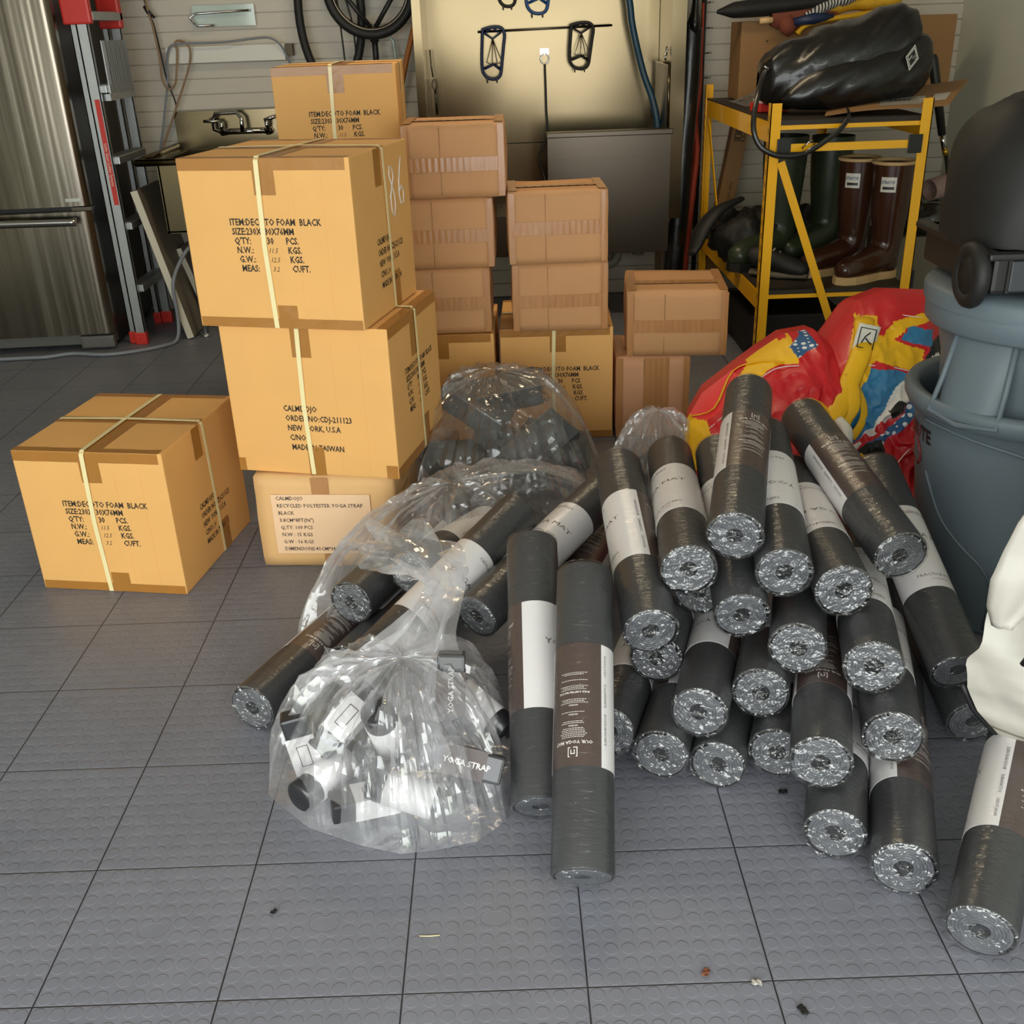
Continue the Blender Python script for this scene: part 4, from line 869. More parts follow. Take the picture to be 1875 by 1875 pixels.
# things on the upper shelf
ZS = 1.064
t = thing('duffel_bag', 'black leather duffel bag with diamond badge lying on the yellow rack', 'bag', (1.62, 3.40, ZS))
def duffel(b):
    st = [(-.335, .095, .03, .02), (-.325, .10, .075, .06), (-.30, .105, .10, .10), (-.22, .115, .125, .13), (-.10, .135, .145, .15), (.02, .155, .155, .155), (.14, .185, .16, .155), (.22, .20, .158, .15), (.275, .205, .14, .13), (.30, .205, .09, .08), (.305, .20, .02, .02)]
    def f(u, v):
        k = v * (len(st) - 1); i = min(int(k), len(st) - 2); s = k - i
        a = [st[i][j] * (1 - s) + st[i + 1][j] * s for j in range(4)]
        th = 2 * PI * u; c, sn = math.cos(th), math.sin(th)
        y = a[3] * (abs(c) ** .85) * (1 if c > 0 else -1); z_ = a[1] + .03 + a[2] * (abs(sn) ** .9) * (1 if sn > 0 else -1)
        w_ = .016 * nz3((a[0] * 2.2, y * 2, z_ * 6 - a[0] * 5), 3.5, 3) + .006 * abs(nz3((a[0] * 5, y, z_ * 7 - a[0] * 9), 3, 9))
        r = 1 + w_ / max(.05, a[2]); p = Vector((a[0], y * r, (z_ - a[1]) * r + a[1]))
        p.z = max(p.z, .012 + .10 * max(0, a[0] + .02)); return p
    b.grid(f, 72, 60, 0, wrapu=True)
part('body', LEATH, t, duffel)
def pocket(b):
    def f(u, v):
        x = -.26 + .60 * u; zt = .10 + .30 * (u ** .8) * .72 + .015 * math.sin(u * 7); zb = .015 + .10 * max(0, x)
        e_ = (1 - abs(2 * u - 1) ** 7) ** .5; zm = (zb + zt) * .5; zb, zt = zm + (zb - zm) * e_, zm + (zt - zm) * e_; z_ = zb + (zt - zb) * v; bul = (4 * v * (1 - v)) ** .5 * (4 * u * (1 - u)) ** .35
        return Vector((x, -.10 - .085 * bul - .012 * nz3((x * 2, 0, z_ * 5 - x * 4), 4, 5), z_))
    b.grid(f, 40, 20, 0)
part('front_pocket', LEATH, t, pocket, .004)
def badge(b):
    M_ = T(.225, -.187, .20) @ RZ(R_(14)) @ RY(R_(8))
    dm = [(0, -.048), (.030, 0), (0, .048), (-.030, 0)]
    b.add([(x, 0, z_) for x, z_ in dm], [(0, 1, 2, 3)], 0, False, M_); b.add([(x * .86, -.001, z_ * .86) for x, z_ in dm], [(0, 1, 2, 3)], 1, False, M_)
    b.add([(x * .78, -.0015, z_ * .78) for x, z_ in dm], [(0, 1, 2, 3)], 0, False, M_); b.add([(x * .66, -.002, z_ * .66) for x, z_ in dm], [(0, 1, 2, 3)], 1, False, M_)
    b.tube([M_ @ Vector(p) for p in ((-.013, -.004, -.010), (-.006, -.004, .008), (0, -.004, -.004), (.006, -.004, .010), (.013, -.004, -.006))], .0018, 4, 0)
part('badge', [WHITEM, BLACKP], t, badge)['label'] = 'white diamond badge'
part('shoulder_strap', LEATH, t, lambda b: b.tube(smooth([(-.30, -.02, .16), (-.345, -.16, .17), (-.40, -.30, .10), (-.425, -.36, -.01), (-.405, -.375, -.08), (-.36, -.385, -.115), (-.30, -.39, -.13), (-.22, -.385, -.12), (-.13, -.375, -.07), (-.08, -.365, -.03), (-.05, -.34, .008), (-.02, -.2, .03)]), .0105, 8, flat=.4))
part('buckle', CHROME, t, lambda b: (b.tube([(-.225, -.40, -.115), (-.19, -.40, -.085), (-.205, -.40, -.07), (-.24, -.40, -.10)], .0035, 6, closed=True), b.tube([(-.335, -.13, .15), (-.33, -.14, .18), (-.345, -.14, .185)], .005, 6)))
t = thing('cardboard_sheet', 'flat cardboard sheet with shipping labels under the black duffel bag', 'cardboard', (0, 0, 0))
cp = [Vector((1.50, 3.14, ZS + .004)), Vector((1.97, 3.10, 1.10)), Vector((2.17, 3.42, 1.172)), Vector((1.66, 3.62, 1.085))]
def bil(u, v, o=0.0): return cp[0] * (1 - u) * (1 - v) + cp[1] * u * (1 - v) + cp[2] * u * v + cp[3] * (1 - u) * v + Vector((0, -.2, 1)) * (o + .006 * math.sin(u * 5))
part('sheet', KRAFT3, t, lambda b: b.grid(lambda u, v: bil(u, v), 10, 6, 0, smooth=False), .005)
def shl(b):
    b.grid(lambda u, v: bil(.42 + .34 * u, .10 + .35 * v, .0035), 6, 3, 0); b.grid(lambda u, v: bil(.82 + .12 * u, .2 + .3 * v, .0035), 4, 3, 0)
    for i in range(16): b.grid(lambda u, v: bil(.47 + .012 * i + (.003 + .004 * (i % 3)) * u, .28 + .08 * v, .0042), 1, 1, 1)
part('shipping_label', [mat('greyish_label', (176, 170, 160), .35, coat=.4), INK], t, shl)
single('plastic_wrap', 'crumpled clear plastic wrap on the rear left of the rack top', 'plastic wrap', BAGG, lambda b: b.grid(lambda u, v: Vector((1.29 + .30 * u, 3.62 + .4 * v, ZS + .012 + .05 * math.sin(PI * u) * math.sin(PI * v) * (1 + nz3((u, v, 0), 5)))), 24, 24))
single('tape_roll', 'small red and white package on the rack top behind the duffel bag', 'package', [REDP, WHITEM], lambda b: (b.box((0, 0, 0), (.13, .10, .035), 0, bev=.004), b.box((0.01, -.001, .035), (.12, .09, .05), 1)), (1.31, 3.44, ZS), .2)
t = thing('large_carton', 'wide brown carton standing at the rear of the rack top', 'box', (1.375, 4.18, ZS))
part('carton', KRAFT3, t, lambda b: (b.box((0, 0, 0), (1.02, .24, .345), bev=.004), b.box((.12, -.001, .20), (.128, 0.001, .26)), b.box((.12, -.001, .20), (.145, .001, .206)), b.box((.12, -.001, .255), (.145, .001, .26))))
part('packing_tape', TAPE2, t, lambda b: b.box((.47, -.0025, .0), (.56, -.0005, .345)))
single('wing_pad', 'black tapered pad lying on top of the wide rear carton', 'pad', mat('black_neoprene', (20, 19, 18), .7), lambda b: b.grid(lambda u, v: Vector((1.25 + .50 * v, 4.15 + .06 * math.cos(2 * PI * u) * min(1, v * 4 + .2), 1.455 + .03 * v + (.018 + .05 * v * (1 - v) + .01) * math.sin(2 * PI * u) * min(1, v * 5 + .3))), 20, 20, 0, wrapu=True))
single('work_glove', 'brown mitt hanging over the wide rear carton', 'glove', BROWNF, lambda b: (b.grid(lambda u, v: Vector((1.50 + .30 * v, 4.14 + .03 * math.cos(2 * PI * u), 1.43 + (.02 + .05 * math.sin(PI * min(1, v + .15))) * math.sin(2 * PI * u) * (1 + .2 * nz3((v, u, 1), 4)))), 20, 16, 0, wrapu=True), b.tube([(1.56, 4.12, 1.42), (1.58, 4.115, 1.37), (1.57, 4.115, 1.345)], [.035, .04, .02], 10)))
t = thing('brush', 'brush with pale wooden handle and dark blue bristles between mitt and gloves', 'brush', (1.45, 4.10, 1.40))
part('handle', GUM, t, lambda b: b.tube([(-.01, 0, .01), (.05, 0, .012)], .014, 8)); part('bristles', CHROMEB, t, lambda b: b.tube([(.15, 0, .0), (.24, -.01, .012), (.33, 0, .02)], [.018, .026, .012], 10))
def glove(label, pts, r, m, seed):
    single('glove', label, 'glove', m, lambda b: b.tube(smooth(pts, 4), [r * (1 + .3 * nz3((i, seed, 0), .7)) for i in range((len(pts) - 1) * 4 + 1)], 12, flat=.55), group=None)
glove('grey striped glove cuff on the wide rear carton', [(1.66, 4.14, 1.41), (1.74, 4.13, 1.46), (1.84, 4.13, 1.49), (1.9, 4.14, 1.52)], .052, STRIPE, 1)
glove('yellow work glove drooping over the front edge of the wide rear carton', [(1.62, 4.11, 1.35), (1.66, 4.11, 1.385), (1.75, 4.11, 1.405), (1.86, 4.11, 1.415), (1.98, 4.12, 1.43)], .024, YGLOVE, 2)
glove('mustard yellow jacket bunched on top of the wide rear carton', [(1.76, 4.17, 1.45), (1.88, 4.16, 1.47), (2.0, 4.16, 1.47), (2.09, 4.17, 1.49), (2.12, 4.17, 1.56)], .06, YGLOVE, 3)
single('long_pole', 'black golf-club-like pole with silver bands leaning against the side wall', 'pole', [BLACKP, CHROME, mat('gold_band', (190, 150, 60), .3, .8)], lambda b: (b.tube([(2.08, 3.62, 1.255), (2.085, 3.62, 1.24), (2.125, 3.62, 1.10), (2.17, 3.62, .93)], [.017, .022, .020, .017], 10), b.tube([(2.17, 3.62, .93), (2.19, 3.62, .87)], .013, 10, 1), b.tube([(2.19, 3.62, .87), (2.20, 3.62, .845)], .0135, 10, 2), b.tube([(2.20, 3.62, .845), (2.33, 3.62, .33)], .009, 10, 0)))

# lower shelf: boots, shoes, backpack
ZL = .397
def boot(label, loc, rz, m, sole, sc, rim, lab, group, tilt=0.0):
    t = thing('rubber_boot', label, 'boot', loc, rz, group); t.scale = (sc, sc, sc)
    P = [(0, 0, .44), (0, 0, .36), (0, 0, .27), (.002, 0, .19), (0, 0, .13), (-.022, 0, .088), (-.07, 0, .072), (-.13, 0, .062), (-.185, 0, .053), (-.225, 0, .046), (-.242, 0, .043)]
    Rr_ = [.078, .076, .070, .062, .057, .058, .056, .050, .048, .038, .012]
    PP = smooth(P, 3); RR = [Rr_[min(i // 3, 10)] * (1 - (i % 3) / 3) + Rr_[min(i // 3 + 1, 10)] * ((i % 3) / 3) for i in range(len(PP))]
    part('upper', m, t, lambda b: (b.tube(PP, RR, 20, cap=False), b.add([PP[-1]] + [PP[-1] + Vector((0, .012 * math.cos(k * PI / 5), .012 * math.sin(k * PI / 5))) for k in range(10)], [(0, k + 1, (k + 1) % 10 + 1) for k in range(10)], 0), b.lathe([(.001, .02), (.045, .02), (.052, .05), (.054, .10)], 20, 0), b.grid(lambda u, v: Vector(((.073 * (1 - v)) * math.cos(2 * PI * u), .073 * (1 - v) * math.sin(2 * PI * u), .34)), 20, 1, 1, wrapu=True)), 0)
    t.children[-1].data.materials.append(BLACKM)
    ol = [(.06 * math.cos(a), .048 * math.sin(a)) for a in [-PI / 2 + PI * i / 10 for i in range(11)]] + [(-.06, .040), (-.13, .050), (-.19, .050), (-.235, .032), (-.25, 0), (-.235, -.032), (-.19, -.050), (-.13, -.050), (-.06, -.040)]
    part('sole', sole, t, lambda b: b.prism(ol, .030))
    if rim: part('rim', rim, t, lambda b: b.tube([(.079 * math.cos(i * PI / 12), .079 * math.sin(i * PI / 12), .438) for i in range(24)], .007, 8, closed=True))
    if lab:
        def fl(b):
            b.grid(lambda u, v: Vector((-.0775 * math.cos((u - .5) * .75 + .55), -.0775 * math.sin((u - .5) * .75 + .55), .335 + .055 * v)), 8, 2, 0)
            put_text(b, 'XTRATUF', .016, lambda x, y: Vector((-.079 * math.cos(.20 + (x) / .079), -.079 * math.sin(.20 + (x) / .079), .366 + y)), 1, xs=.72, bold=.02)
            b.grid(lambda u, v: Vector((-.0785 * math.cos(.28 + .55 * u), -.0785 * math.sin(.28 + .55 * u), .345 + .01 * v)), 6, 1, 2)
        part('brand_label', [WHITEM, mat('label_blue', (60, 90, 130), .5), BLACKP], t, fl)['label'] = 'small white brand label'
    return t
boot('brown rubber boot with tan sole, front one of the brown pair', (1.84, 3.25, ZL), R_(28), BROWNB, GUM, 1.08, GUM, True, None)
boot('brown rubber boot with tan sole, rear left one of the brown pair', (1.745, 3.40, ZL), R_(24), BROWNB, GUM, 1.08, GUM, True, None)
boot('tall dark green rubber boot, right one of the green pair', (1.72, 3.72, ZL), R_(38), GREENB, BLACKM, 1.22, None, False, None)
boot('tall dark green rubber boot, left one just behind the yellow front post', (1.48, 3.62, ZL), R_(35), GREENB, BLACKM, 1.26, None, False, None)
def lump(name, label, cat, m, c, r, seed, amp=.25, group=None, zmin=None):
    def f(u, v):
        th, ph = 2 * PI * u, PI * (v - .5); d = Vector((math.cos(th) * math.cos(ph), math.sin(th) * math.cos(ph), math.sin(ph)))
        k = 1 + amp * nz3(d, 1.8, seed) + amp * .4 * nz3(d, 5, seed)
        p = Vector((c[0] + d.x * r[0] * k, c[1] + d.y * r[1] * k, c[2] + d.z * r[2] * k))
        if zmin is not None: p.z = max(p.z, zmin)
        return p
    return single(name, label, cat, m, lambda b: b.grid(f, 40, 24, 0, wrapu=True), group=group)
lump('backpack', 'black backpack slumped over the left side of the lower rack shelf', 'backpack', mat('black_pack_cloth', (22, 20, 18), .6, var=.3, bump=.5, bscale=18, bdist=.01), (1.36, 3.75, .50), (.15, .26, .13), 4, .5, zmin=ZL + .002)
single('shoulder_strap', 'black webbing strap hanging off the left side of the lower rack shelf', 'strap', BLACKM, lambda b: b.tube(smooth([(1.34, 3.80, .66), (1.22, 3.74, .62), (1.14, 3.70, .54), (1.10, 3.66, .46), (1.08, 3.64, .44)]), [.02, .025, .03, .035, .04, .045, .05, .05, .05, .05, .045, .04, .035, .03, .03, .02, .01], 10, flat=.5))
t = thing('shoe', 'black lace-up shoe lying on the lower rack shelf', 'shoe', (1.40, 3.30, ZL), R_(-30))
part('upper', BLACKM, t, lambda b: b.tube(smooth([(-.12, 0, .07), (-.09, 0, .085), (-.03, 0, .075), (.05, 0, .052), (.10, 0, .042), (.135, 0, .035)]), [.02, .04, .046, .048, .048, .047, .046, .045, .045, .045, .044, .044, .043, .042, .04, .038, .036, .034, .03, .02, .01], 12))
part('sole', GREYF, t, lambda b: b.tube([(-.12, 0, .018), (0, 0, .016), (.13, 0, .018)], [.03, .045, .03], 10, flat=.4))
part('laces', WHITEM, t, lambda b: [b.tube([(x, -.03, .088 - x * .3), (x + .012, 0, .125 - x * .5 - .015), (x + .01, .03, .088 - x * .3)], .0025, 5) for x in (-.03, -.005, .02)])
lump('rain_hat', 'black crumpled bag between the green boots on the lower shelf', 'bag', BLACKM, (1.62, 3.98, .50), (.12, .12, .10), 7, .4, zmin=ZL + .002)
# behind and below the rack
t = thing('tall_carton', 'narrow tall carton leaning in the rack corner, printed ULINE', 'box', (1.285, 4.50, .0))
def ul(b):
    Mx = RY(R_(9)); b.box((0, 0, 0), (.085, .085, 1.05), 0, Mx, .003)
    b.box((.018, -.002, .86), (.070, -.0005, 1.02), 1, Mx)
    b.box((.022, -.0025, .865), (.066, -.0015, 1.015), 0, Mx)
    put_text(b, 'ULINE', .052, lambda x, y: Mx @ Vector((.061 - y, -.003, .868 + x)), 1, xs=.9, bold=.03)
    put_text(b, 'S-2269  S4418', .018, lambda x, y: Mx @ Vector((.055 - y, -.001, .55 + x)), 1)
part('carton', [KRAFT3, INK], t, ul)
t = thing('fabric_storage_box', 'grey felt storage box with dark handle holes beside the rack', 'storage box', (1.98, 3.55, 0))
part('box', GREYF, t, lambda b: (b.box((0, 0, 0), (.34, .34, .50), bev=.008),)); part('handle_hole', BLACKP, t, lambda b: b.box((.06, -.003, .27), (.12, .0, .35))); part('handle_hole', BLACKP, t, lambda b: b.box((.20, -.003, .27), (.28, .0, .35)))
lump('plastic_bag', 'dark plastic-wrapped bundle on top of the grey felt storage box', 'bundle', mat('dark_glossy_plastic', (42, 40, 34), .22, var=.3, bump=.9, bscale=16, bdist=.012, coat=.5), (2.15, 3.70, .57), (.18, .16, .10), 11, .3, zmin=.502)
single('mailing_tube', 'pinkish cardboard tube resting on the dark plastic bundle', 'tube', mat('pink_tube', (150, 122, 112), .7), lambda b: b.tube([(2.13, 3.58, .70), (2.5, 3.75, .76)], .045, 16, cap=False), solid=.004)
single('storage_case', 'black storage case on the floor under the yellow rack', 'case', mat('dark_brown_black_case', (26, 21, 17), .6), lambda b: b.box((0, 0, 0), (.44, .50, .20), bev=.012), (1.32, 3.42, 0))
single('brown_carton', 'dark brown carton on the floor at the rear right under the rack', 'box', mat('dark_brown_board', (92, 70, 50), .8), lambda b: b.box((0, 0, 0), (.34, .4, .27), bev=.004), (1.95, 3.95, 0) if False else (1.50, 3.98, 0))  # one even dark brown board colour
t = thing('small_wheel', 'small caster wheel on the floor behind the black storage case', 'wheel', (1.42, 4.28, .05))
part('tyre', BLACKM, t, lambda b: b.tube([(.04 * math.cos(i * PI / 10), 0, .04 * math.sin(i * PI / 10)) for i in range(20)], .010, 8, closed=True)); part('hub', WHITEM, t, lambda b: b.lathe([(.0, -.006), (.025, -.006), (.025, .006), (0, .006)], 14, 0, RX(PI / 2)))

# ------------------------------------------------------------------ colourful fabric heap
OUT = [(.73, .01), (.725, .216), (.75, .33), (.803, .393), (.904, .45), (.987, .495), (1.071, .536), (1.167, .547), (1.206, .515), (1.255, .56), (1.314, .616), (1.42, .645), (1.544, .637), (1.57, .533), (1.56, .4), (1.56, .20), (1.54, .01)]
ZON = [
 (1, [(.744, .323), (.804, .4), (.888, .454), (.92, .443), (.826, .373), (.774, .339)]),
 (2, [(.893, .43), (.979, .497), (1.087, .54), (1.08, .492), (1.01, .478), (.847, .381)]),
 (2, [(.72, .33), (.796, .354), (.806, .302), (.782, .259), (.72, .20)]),
 (3, [(1.269, .484), (1.354, .481), (1.397, .462), (1.342, .404), (1.295, .379), (1.251, .328), (1.15, .28), (1.145, .293), (1.217, .408)]),
 (3, [(1.427, .581), (1.497, .562), (1.476, .524), (1.385, .549)]),
 (4, [(1.35, .446), (1.402, .469), (1.406, .429), (1.355, .388), (1.248, .315), (1.173, .269), (1.142, .28), (1.222, .31), (1.294, .376)]),
 (0, [(1.29, .36), (1.305, .345), (1.28, .325), (1.262, .338)]), (0, [(1.245, .326), (1.26, .313), (1.235, .298), (1.222, .31)]), (5, [(1.31, .385), (1.35, .41), (1.37, .40), (1.325, .36)]),
 (5, [(1.425, .475), (1.481, .535), (1.58, .56), (1.57, .36), (1.435, .39), (1.48, .453), (1.458, .467)]),
 (6, [(1.409, .439), (1.434, .415), (1.354, .345), (1.296, .308), (1.241, .28), (1.223, .291), (1.321, .346)]),
 (6, [(1.069, .522), (1.14, .55), (1.152, .528), (1.082, .503)]),
 (5, [(1.188, .279), (1.282, .317), (1.289, .289), (1.271, .266), (1.177, .247)]),
 (2, [(1.161, .248), (1.222, .283), (1.254, .262), (1.297, .198), (1.211, .215)]),
 (4, [(1.457, .501), (1.494, .514), (1.494, .48), (1.458, .467)]),
 (2, [(1.32, .539), (1.377, .59), (1.534, .612), (1.53, .594), (1.414, .575), (1.344, .53)]),
 (2, [(1.301, .57), (1.452, .518), (1.423, .466), (1.264, .516)]),
 (2, [(1.216, .488), (1.292, .596), (1.341, .6), (1.306, .512), (1.236, .42), (1.178, .38), (1.16, .40)])]
def inside(p, poly):
    x, y = p; c = False; j = len(poly) - 1
    for i in range(len(poly)):
        xi, yi = poly[i]; xj, yj = poly[j]
        if (yi > y) != (yj > y) and x < (xj - xi) * (y - yi) / (yj - yi) + xi: c = not c
        j = i
    return c
t = thing('towable_tube_cover', 'bunched red, yellow and blue nylon towable cover heaped before the yellow rack', 'fabric cover', (0, 0, 0))
cx_, cz_ = 1.15, .27
def odist(th):
    dx, dz = math.cos(th), math.sin(th); best = 0
    for i in range(len(OUT)):
        (x1, z1), (x2, z2) = OUT[i], OUT[(i + 1) % len(OUT)]
        ex, ez = x2 - x1, z2 - z1; den = dx * ez - dz * ex
        if abs(den) < 1e-9: continue
        s_ = ((x1 - cx_) * ez - (z1 - cz_) * ex) / den; q_ = ((x1 - cx_) * dz - (z1 - cz_) * dx) / den
        if s_ > 0 and -1e-6 <= q_ <= 1 + 1e-6: best = max(best, s_)
    return best
NU, NV = 560, 190
OD = [odist(2 * PI * i / NU) for i in range(NU + 1)]
def relief(x, z_):
    r = 0.0
    # soft lobes meeting in creases
    for (a, b_, c_, k) in ((1.0, -.55, .95, 11.0), (.6, 1.0, .2, 9.0), (-.9, .75, .5, 14.0)):
        s_ = (a * x + b_ * z_ + .05 * nz3((x, z_, 0), 6, k)) * k
        r += .020 * abs(math.sin(s_ + c_)) / (1 + k / 20)
    r += .024 * nz3((x, z_, 0), 7, 2) + .040 * (.4 - abs(nz3((x + z_ * .6, z_ * .5, 0), 11, 4))) + .024 * (.4 - abs(nz3((x * .7 - z_ * .5, z_ * .6 + x * .3, 0), 30, 6))) + .003 * nz3((x, z_, 0), 60, 8)
    return r
def heap(front):
    def f(u, v):
        i = int(round(u * NU)) % NU; th = 2 * PI * i / NU; r = OD[i] * v
        x = cx_ + math.cos(th) * r; z_ = cz_ + math.sin(th) * r
        y = 1.42 + z_ * .85 + .06
        edge = (1 - v ** 5) ** .5
        if front: y += -.13 * edge - relief(x, z_) * edge * 1.3
        else: y += .22 * edge
        return Vector((x, y, max(z_, .002)))
    return f
def zone(u, v):
    th = 2 * PI * u; i = int(u * NU) % NU; r = OD[i] * v; p = (cx_ + math.cos(th) * r, cz_ + math.sin(th) * r)
    m_ = 0
    for k, poly in ZON:
        if inside(p, poly): m_ = k
    return m_
part('cover', [FRED, FBR, FYEL, FBLUE, FWHITE, FBLACK, POLKA], t, lambda b: (b.grid(heap(True), NU, NV, 0, wrapu=True, mfn=zone), b.grid(heap(False), NU, 20, 0, wrapu=True)))
def surf(x, z_, off=.006):
    th = math.atan2(z_ - cz_, x - cx_) % (2 * PI); i = int(round(th / (2 * PI) * NU)) % NU; v = min(.999, math.hypot(x - cx_, z_ - cz_) / OD[i])
    p = heap(True)(i / NU, v); return Vector((x, p.y - off, z_))
def webbing(pts, r, m=None, flat=.3):
    P = [surf(x, z_, .010) for x, z_ in pts]
    part('webbing_strap', m or FYEL, t, lambda b: b.tube(smooth(P, 4), r, 10, flat=flat))
webbing([(1.30, .59), (1.27, .53), (1.22, .46), (1.17, .40), (1.13, .37)], .030, flat=.35)
webbing([(1.13, .385), (1.10, .41), (1.06, .40), (1.045, .35), (1.05, .29), (1.06, .24)], .022)
webbing([(1.22, .47), (1.21, .41), (1.18, .37), (1.16, .335), (1.13, .31)], .020)
webbing([(1.232, .44), (1.245, .40), (1.235, .36), (1.20, .32)], .012)
webbing([(.76, .345), (.82, .385), (.90, .45), (.98, .485), (1.04, .49)], .006, FYEL)
part('handle', WHITEM, t, lambda b: b.tube(smooth([surf(1.155, .375, .02), surf(1.168, .36, .05), surf(1.165, .33, .055), surf(1.15, .30, .03)]), .016, 12))['label'] = 'white tube handle'
def wlab(b):
    p0 = surf(1.275, .545, .05)
    M_ = T(*p0) @ RZ(R_(-8)) @ RY(R_(12)) @ RX(R_(-20))
    b.grid(lambda u, v: M_ @ Vector((-.032 + .064 * u, .012 * math.sin(v * 3 + .4), -.055 + .11 * v)), 4, 8, 0)
    for (x0, z0, x1, z1) in ((-.024, -.015, -.022, .045), (.022, -.015, .024, .045), (-.024, .043, .024, .045), (-.024, -.015, .024, -.013)): b.box((x0, -.003, z0), (x1, .0, z1), 1, M_ @ T(0, .008, 0) @ T(0, -.006, 0))
    b.tube([M_ @ Vector((x, .004, z_)) for x, z_ in ((-.012, .0), (-.004, .02), (.008, .034))], .002, 4, 1)
    b.tube([M_ @ Vector((x, .004, z_)) for x, z_ in ((-.002, .015), (.008, .006), (.018, .0))], .0016, 4, 1)
    for i in range(3): b.box((-.02, .0, -.026 - i * .008), (.018 - .005 * i, .002, -.0245 - i * .008), 1, M_)
part('care_label', [WHITEM, BLACKP], t, wlab, .001)['label'] = 'white label with line drawing'
for xs in ([(.80, .34), (.847, .376), (.93, .43), (1.01, .474), (1.08, .488)], [(1.27, .49), (1.35, .485), (1.42, .468)], [(1.30, .25), (1.36, .29), (1.40, .30), (1.44, .28)], [(1.33, .61), (1.42, .60), (1.50, .59), (1.54, .585)]):
    part('stitching', FWHITE, t, lambda b: b.tube(smooth([surf(x, z_, .002) for x, z_ in xs], 6), .0016, 5))

# ------------------------------------------------------------------ grey trash cans, black gear on top
CX, CY = 1.49, 1.18
t = thing('trash_can', 'large round grey trash can standing on the floor at the right edge', 'trash can', (CX, CY, 0))
def can(b, R0, R1, h, n=72):
    pr = [(.02, 0), (R0 - .01, 0), (R0, .012)] + [(R0 + (R1 - R0) * k / 10, .012 + (h - .07) * k / 10) for k in range(1, 11)]
    pr += [(R1 + .004, h - .056), (R1 + .018, h - .05), (R1 + .028, h - .03), (R1 + .030, h - .012), (R1 + .024, h - .001), (R1 + .010, h), (R1 - .004, h - .006), (R1 - .008, h - .05), (R0 - .006, .02), (.02, .018)]
    b.lathe(pr, n, 0)
CAN_R0, CAN_R1, CAN_H = .205, .268, .605
part('body', GREYC, t, lambda b: can(b, CAN_R0, CAN_R1, CAN_H))
def con(th, z_, off): # th: 0 = towards -Y, positive to the right
    r = CAN_R0 + (CAN_R1 - CAN_R0) * z_ / (CAN_H - .07) + off; return Vector((r * math.sin(th), -r * math.cos(th), z_))
def raised(pts, r=.004): return lambda b: b.tube([con(th, z_, 0.0) for th, z_ in [( (p.x), p.y) for p in smooth([(a, c_, 0) for a, c_ in pts], 6)]], r, 6)
part('moulded_rib', GREYC, t, raised([(-1.45, .40), (-1.2, .30), (-.9, .24), (-.68, .20), (-.55, .14), (-.55, .02)])); part('moulded_rib', GREYC, t, raised([(-1.5, .535), (-1.1, .535), (-.6, .52), (-.42, .50), (-.36, .44), (-.36, .30)]))
part('side_handle', GREYC, t, lambda b: b.grid(lambda u, v: con(-.34 + .25 * u, .02 + .33 * v, .018 * math.sin(PI * min(1, v * 1.2)) + .014), 8, 10), .01)
def brute(b):
    put_text(b, 'BRUTE', .05, lambda x, y: con(-1.86 + x / .26, .475 + y, .002), 0, xs=.85, bold=.03)
    put_text(b, 'BRU', .05, lambda x, y: con(-1.855 + x / .26, .476 + y, .003), 1, xs=.85, bold=.03)
    b.tube([con(a, z_, .0015) for a, z_ in ((-2.0, .462), (-1.62, .462), (-1.57, .44), (-1.57, .415), (-1.64, .40), (-2.0, .40))], .0028, 5, 1)
part('printed_name', [BLACKP, mat('dark_red_ink', (120, 36, 40), .5)], t, brute)
t = thing('trash_can', 'second grey trash can nested inside the larger one', 'trash can', (CX, CY, .10))
def can2(b):
    b.lathe([(.02, 0), (.18, 0), (.205, .30), (.225, .58), (.235, .62), (.238, .655), (.266, .660), (.274, .668), (.278, .73), (.266, .742), (.24, .742), (.235, .735)], 72, 0)
part('body', GREYC, t, can2)
part('lid', GREYC, t, lambda b: b.lathe([(.282, .715), (.284, .745), (.276, .756), (.20, .758), (0.001, .760)], 72, 0))
def grip(a0):
    def f(b):
        c = lambda th, z_, r: Vector((r * math.sin(th), -r * math.cos(th), z_))
        b.grid(lambda u, v: c(a0 - .28 + .56 * u, .48 + .18 * v, .243 + .052 * (1 - v) ** .7 * (1 - (2 * u - 1) ** 4 * .3)), 10, 8, 0)
        b.grid(lambda u, v: c(a0 - .28 + .56 * u, .48 - .004 * v, .22 + .075 * (1 - v)), 10, 2, 0)
        b.tube([c(a0 - .30, .66, .246), c(a0 - .30, .56, .27), c(a0 - .30, .478, .296), c(a0, .470, .302), c(a0 + .30, .478, .296), c(a0 + .30, .56, .27), c(a0 + .30, .66, .246)], .007, 8)
    return f
part('grip_bracket', GREYC, t, grip(-1.0)); part('grip_bracket', GREYC, t, grip(2.1))
part('moulded_rib', GREYC, t, lambda b: b.box((-.06, -.245, .62), (.14, -.232, .675), 0, RZ(R_(-12)), .005))
t = thing('wheeled_black_cart', 'black plastic cart with soft dark cover sitting on the trash can', 'cart', (CX - .03, CY, .862))
part('base', BLACKP, t, lambda b: (b.box((-.20, -.17, 0.008), (.30, .22, .10), bev=.01), b.box((-.22, -.19, .085), (.32, .24, .10), bev=.005), *[b.box((-.17 + .065 * i, -.176, .012), (-.163 + .065 * i, -.168, .084)) for i in range(7)]))
part('slatted_panel', mat('dark_grey_plastic', (56, 58, 62), .4), t, lambda b: [b.box((-.165 + .065 * i, -.180, .016), (-.115 + .065 * i, -.170, .082), bev=.003) for i in range(6)])
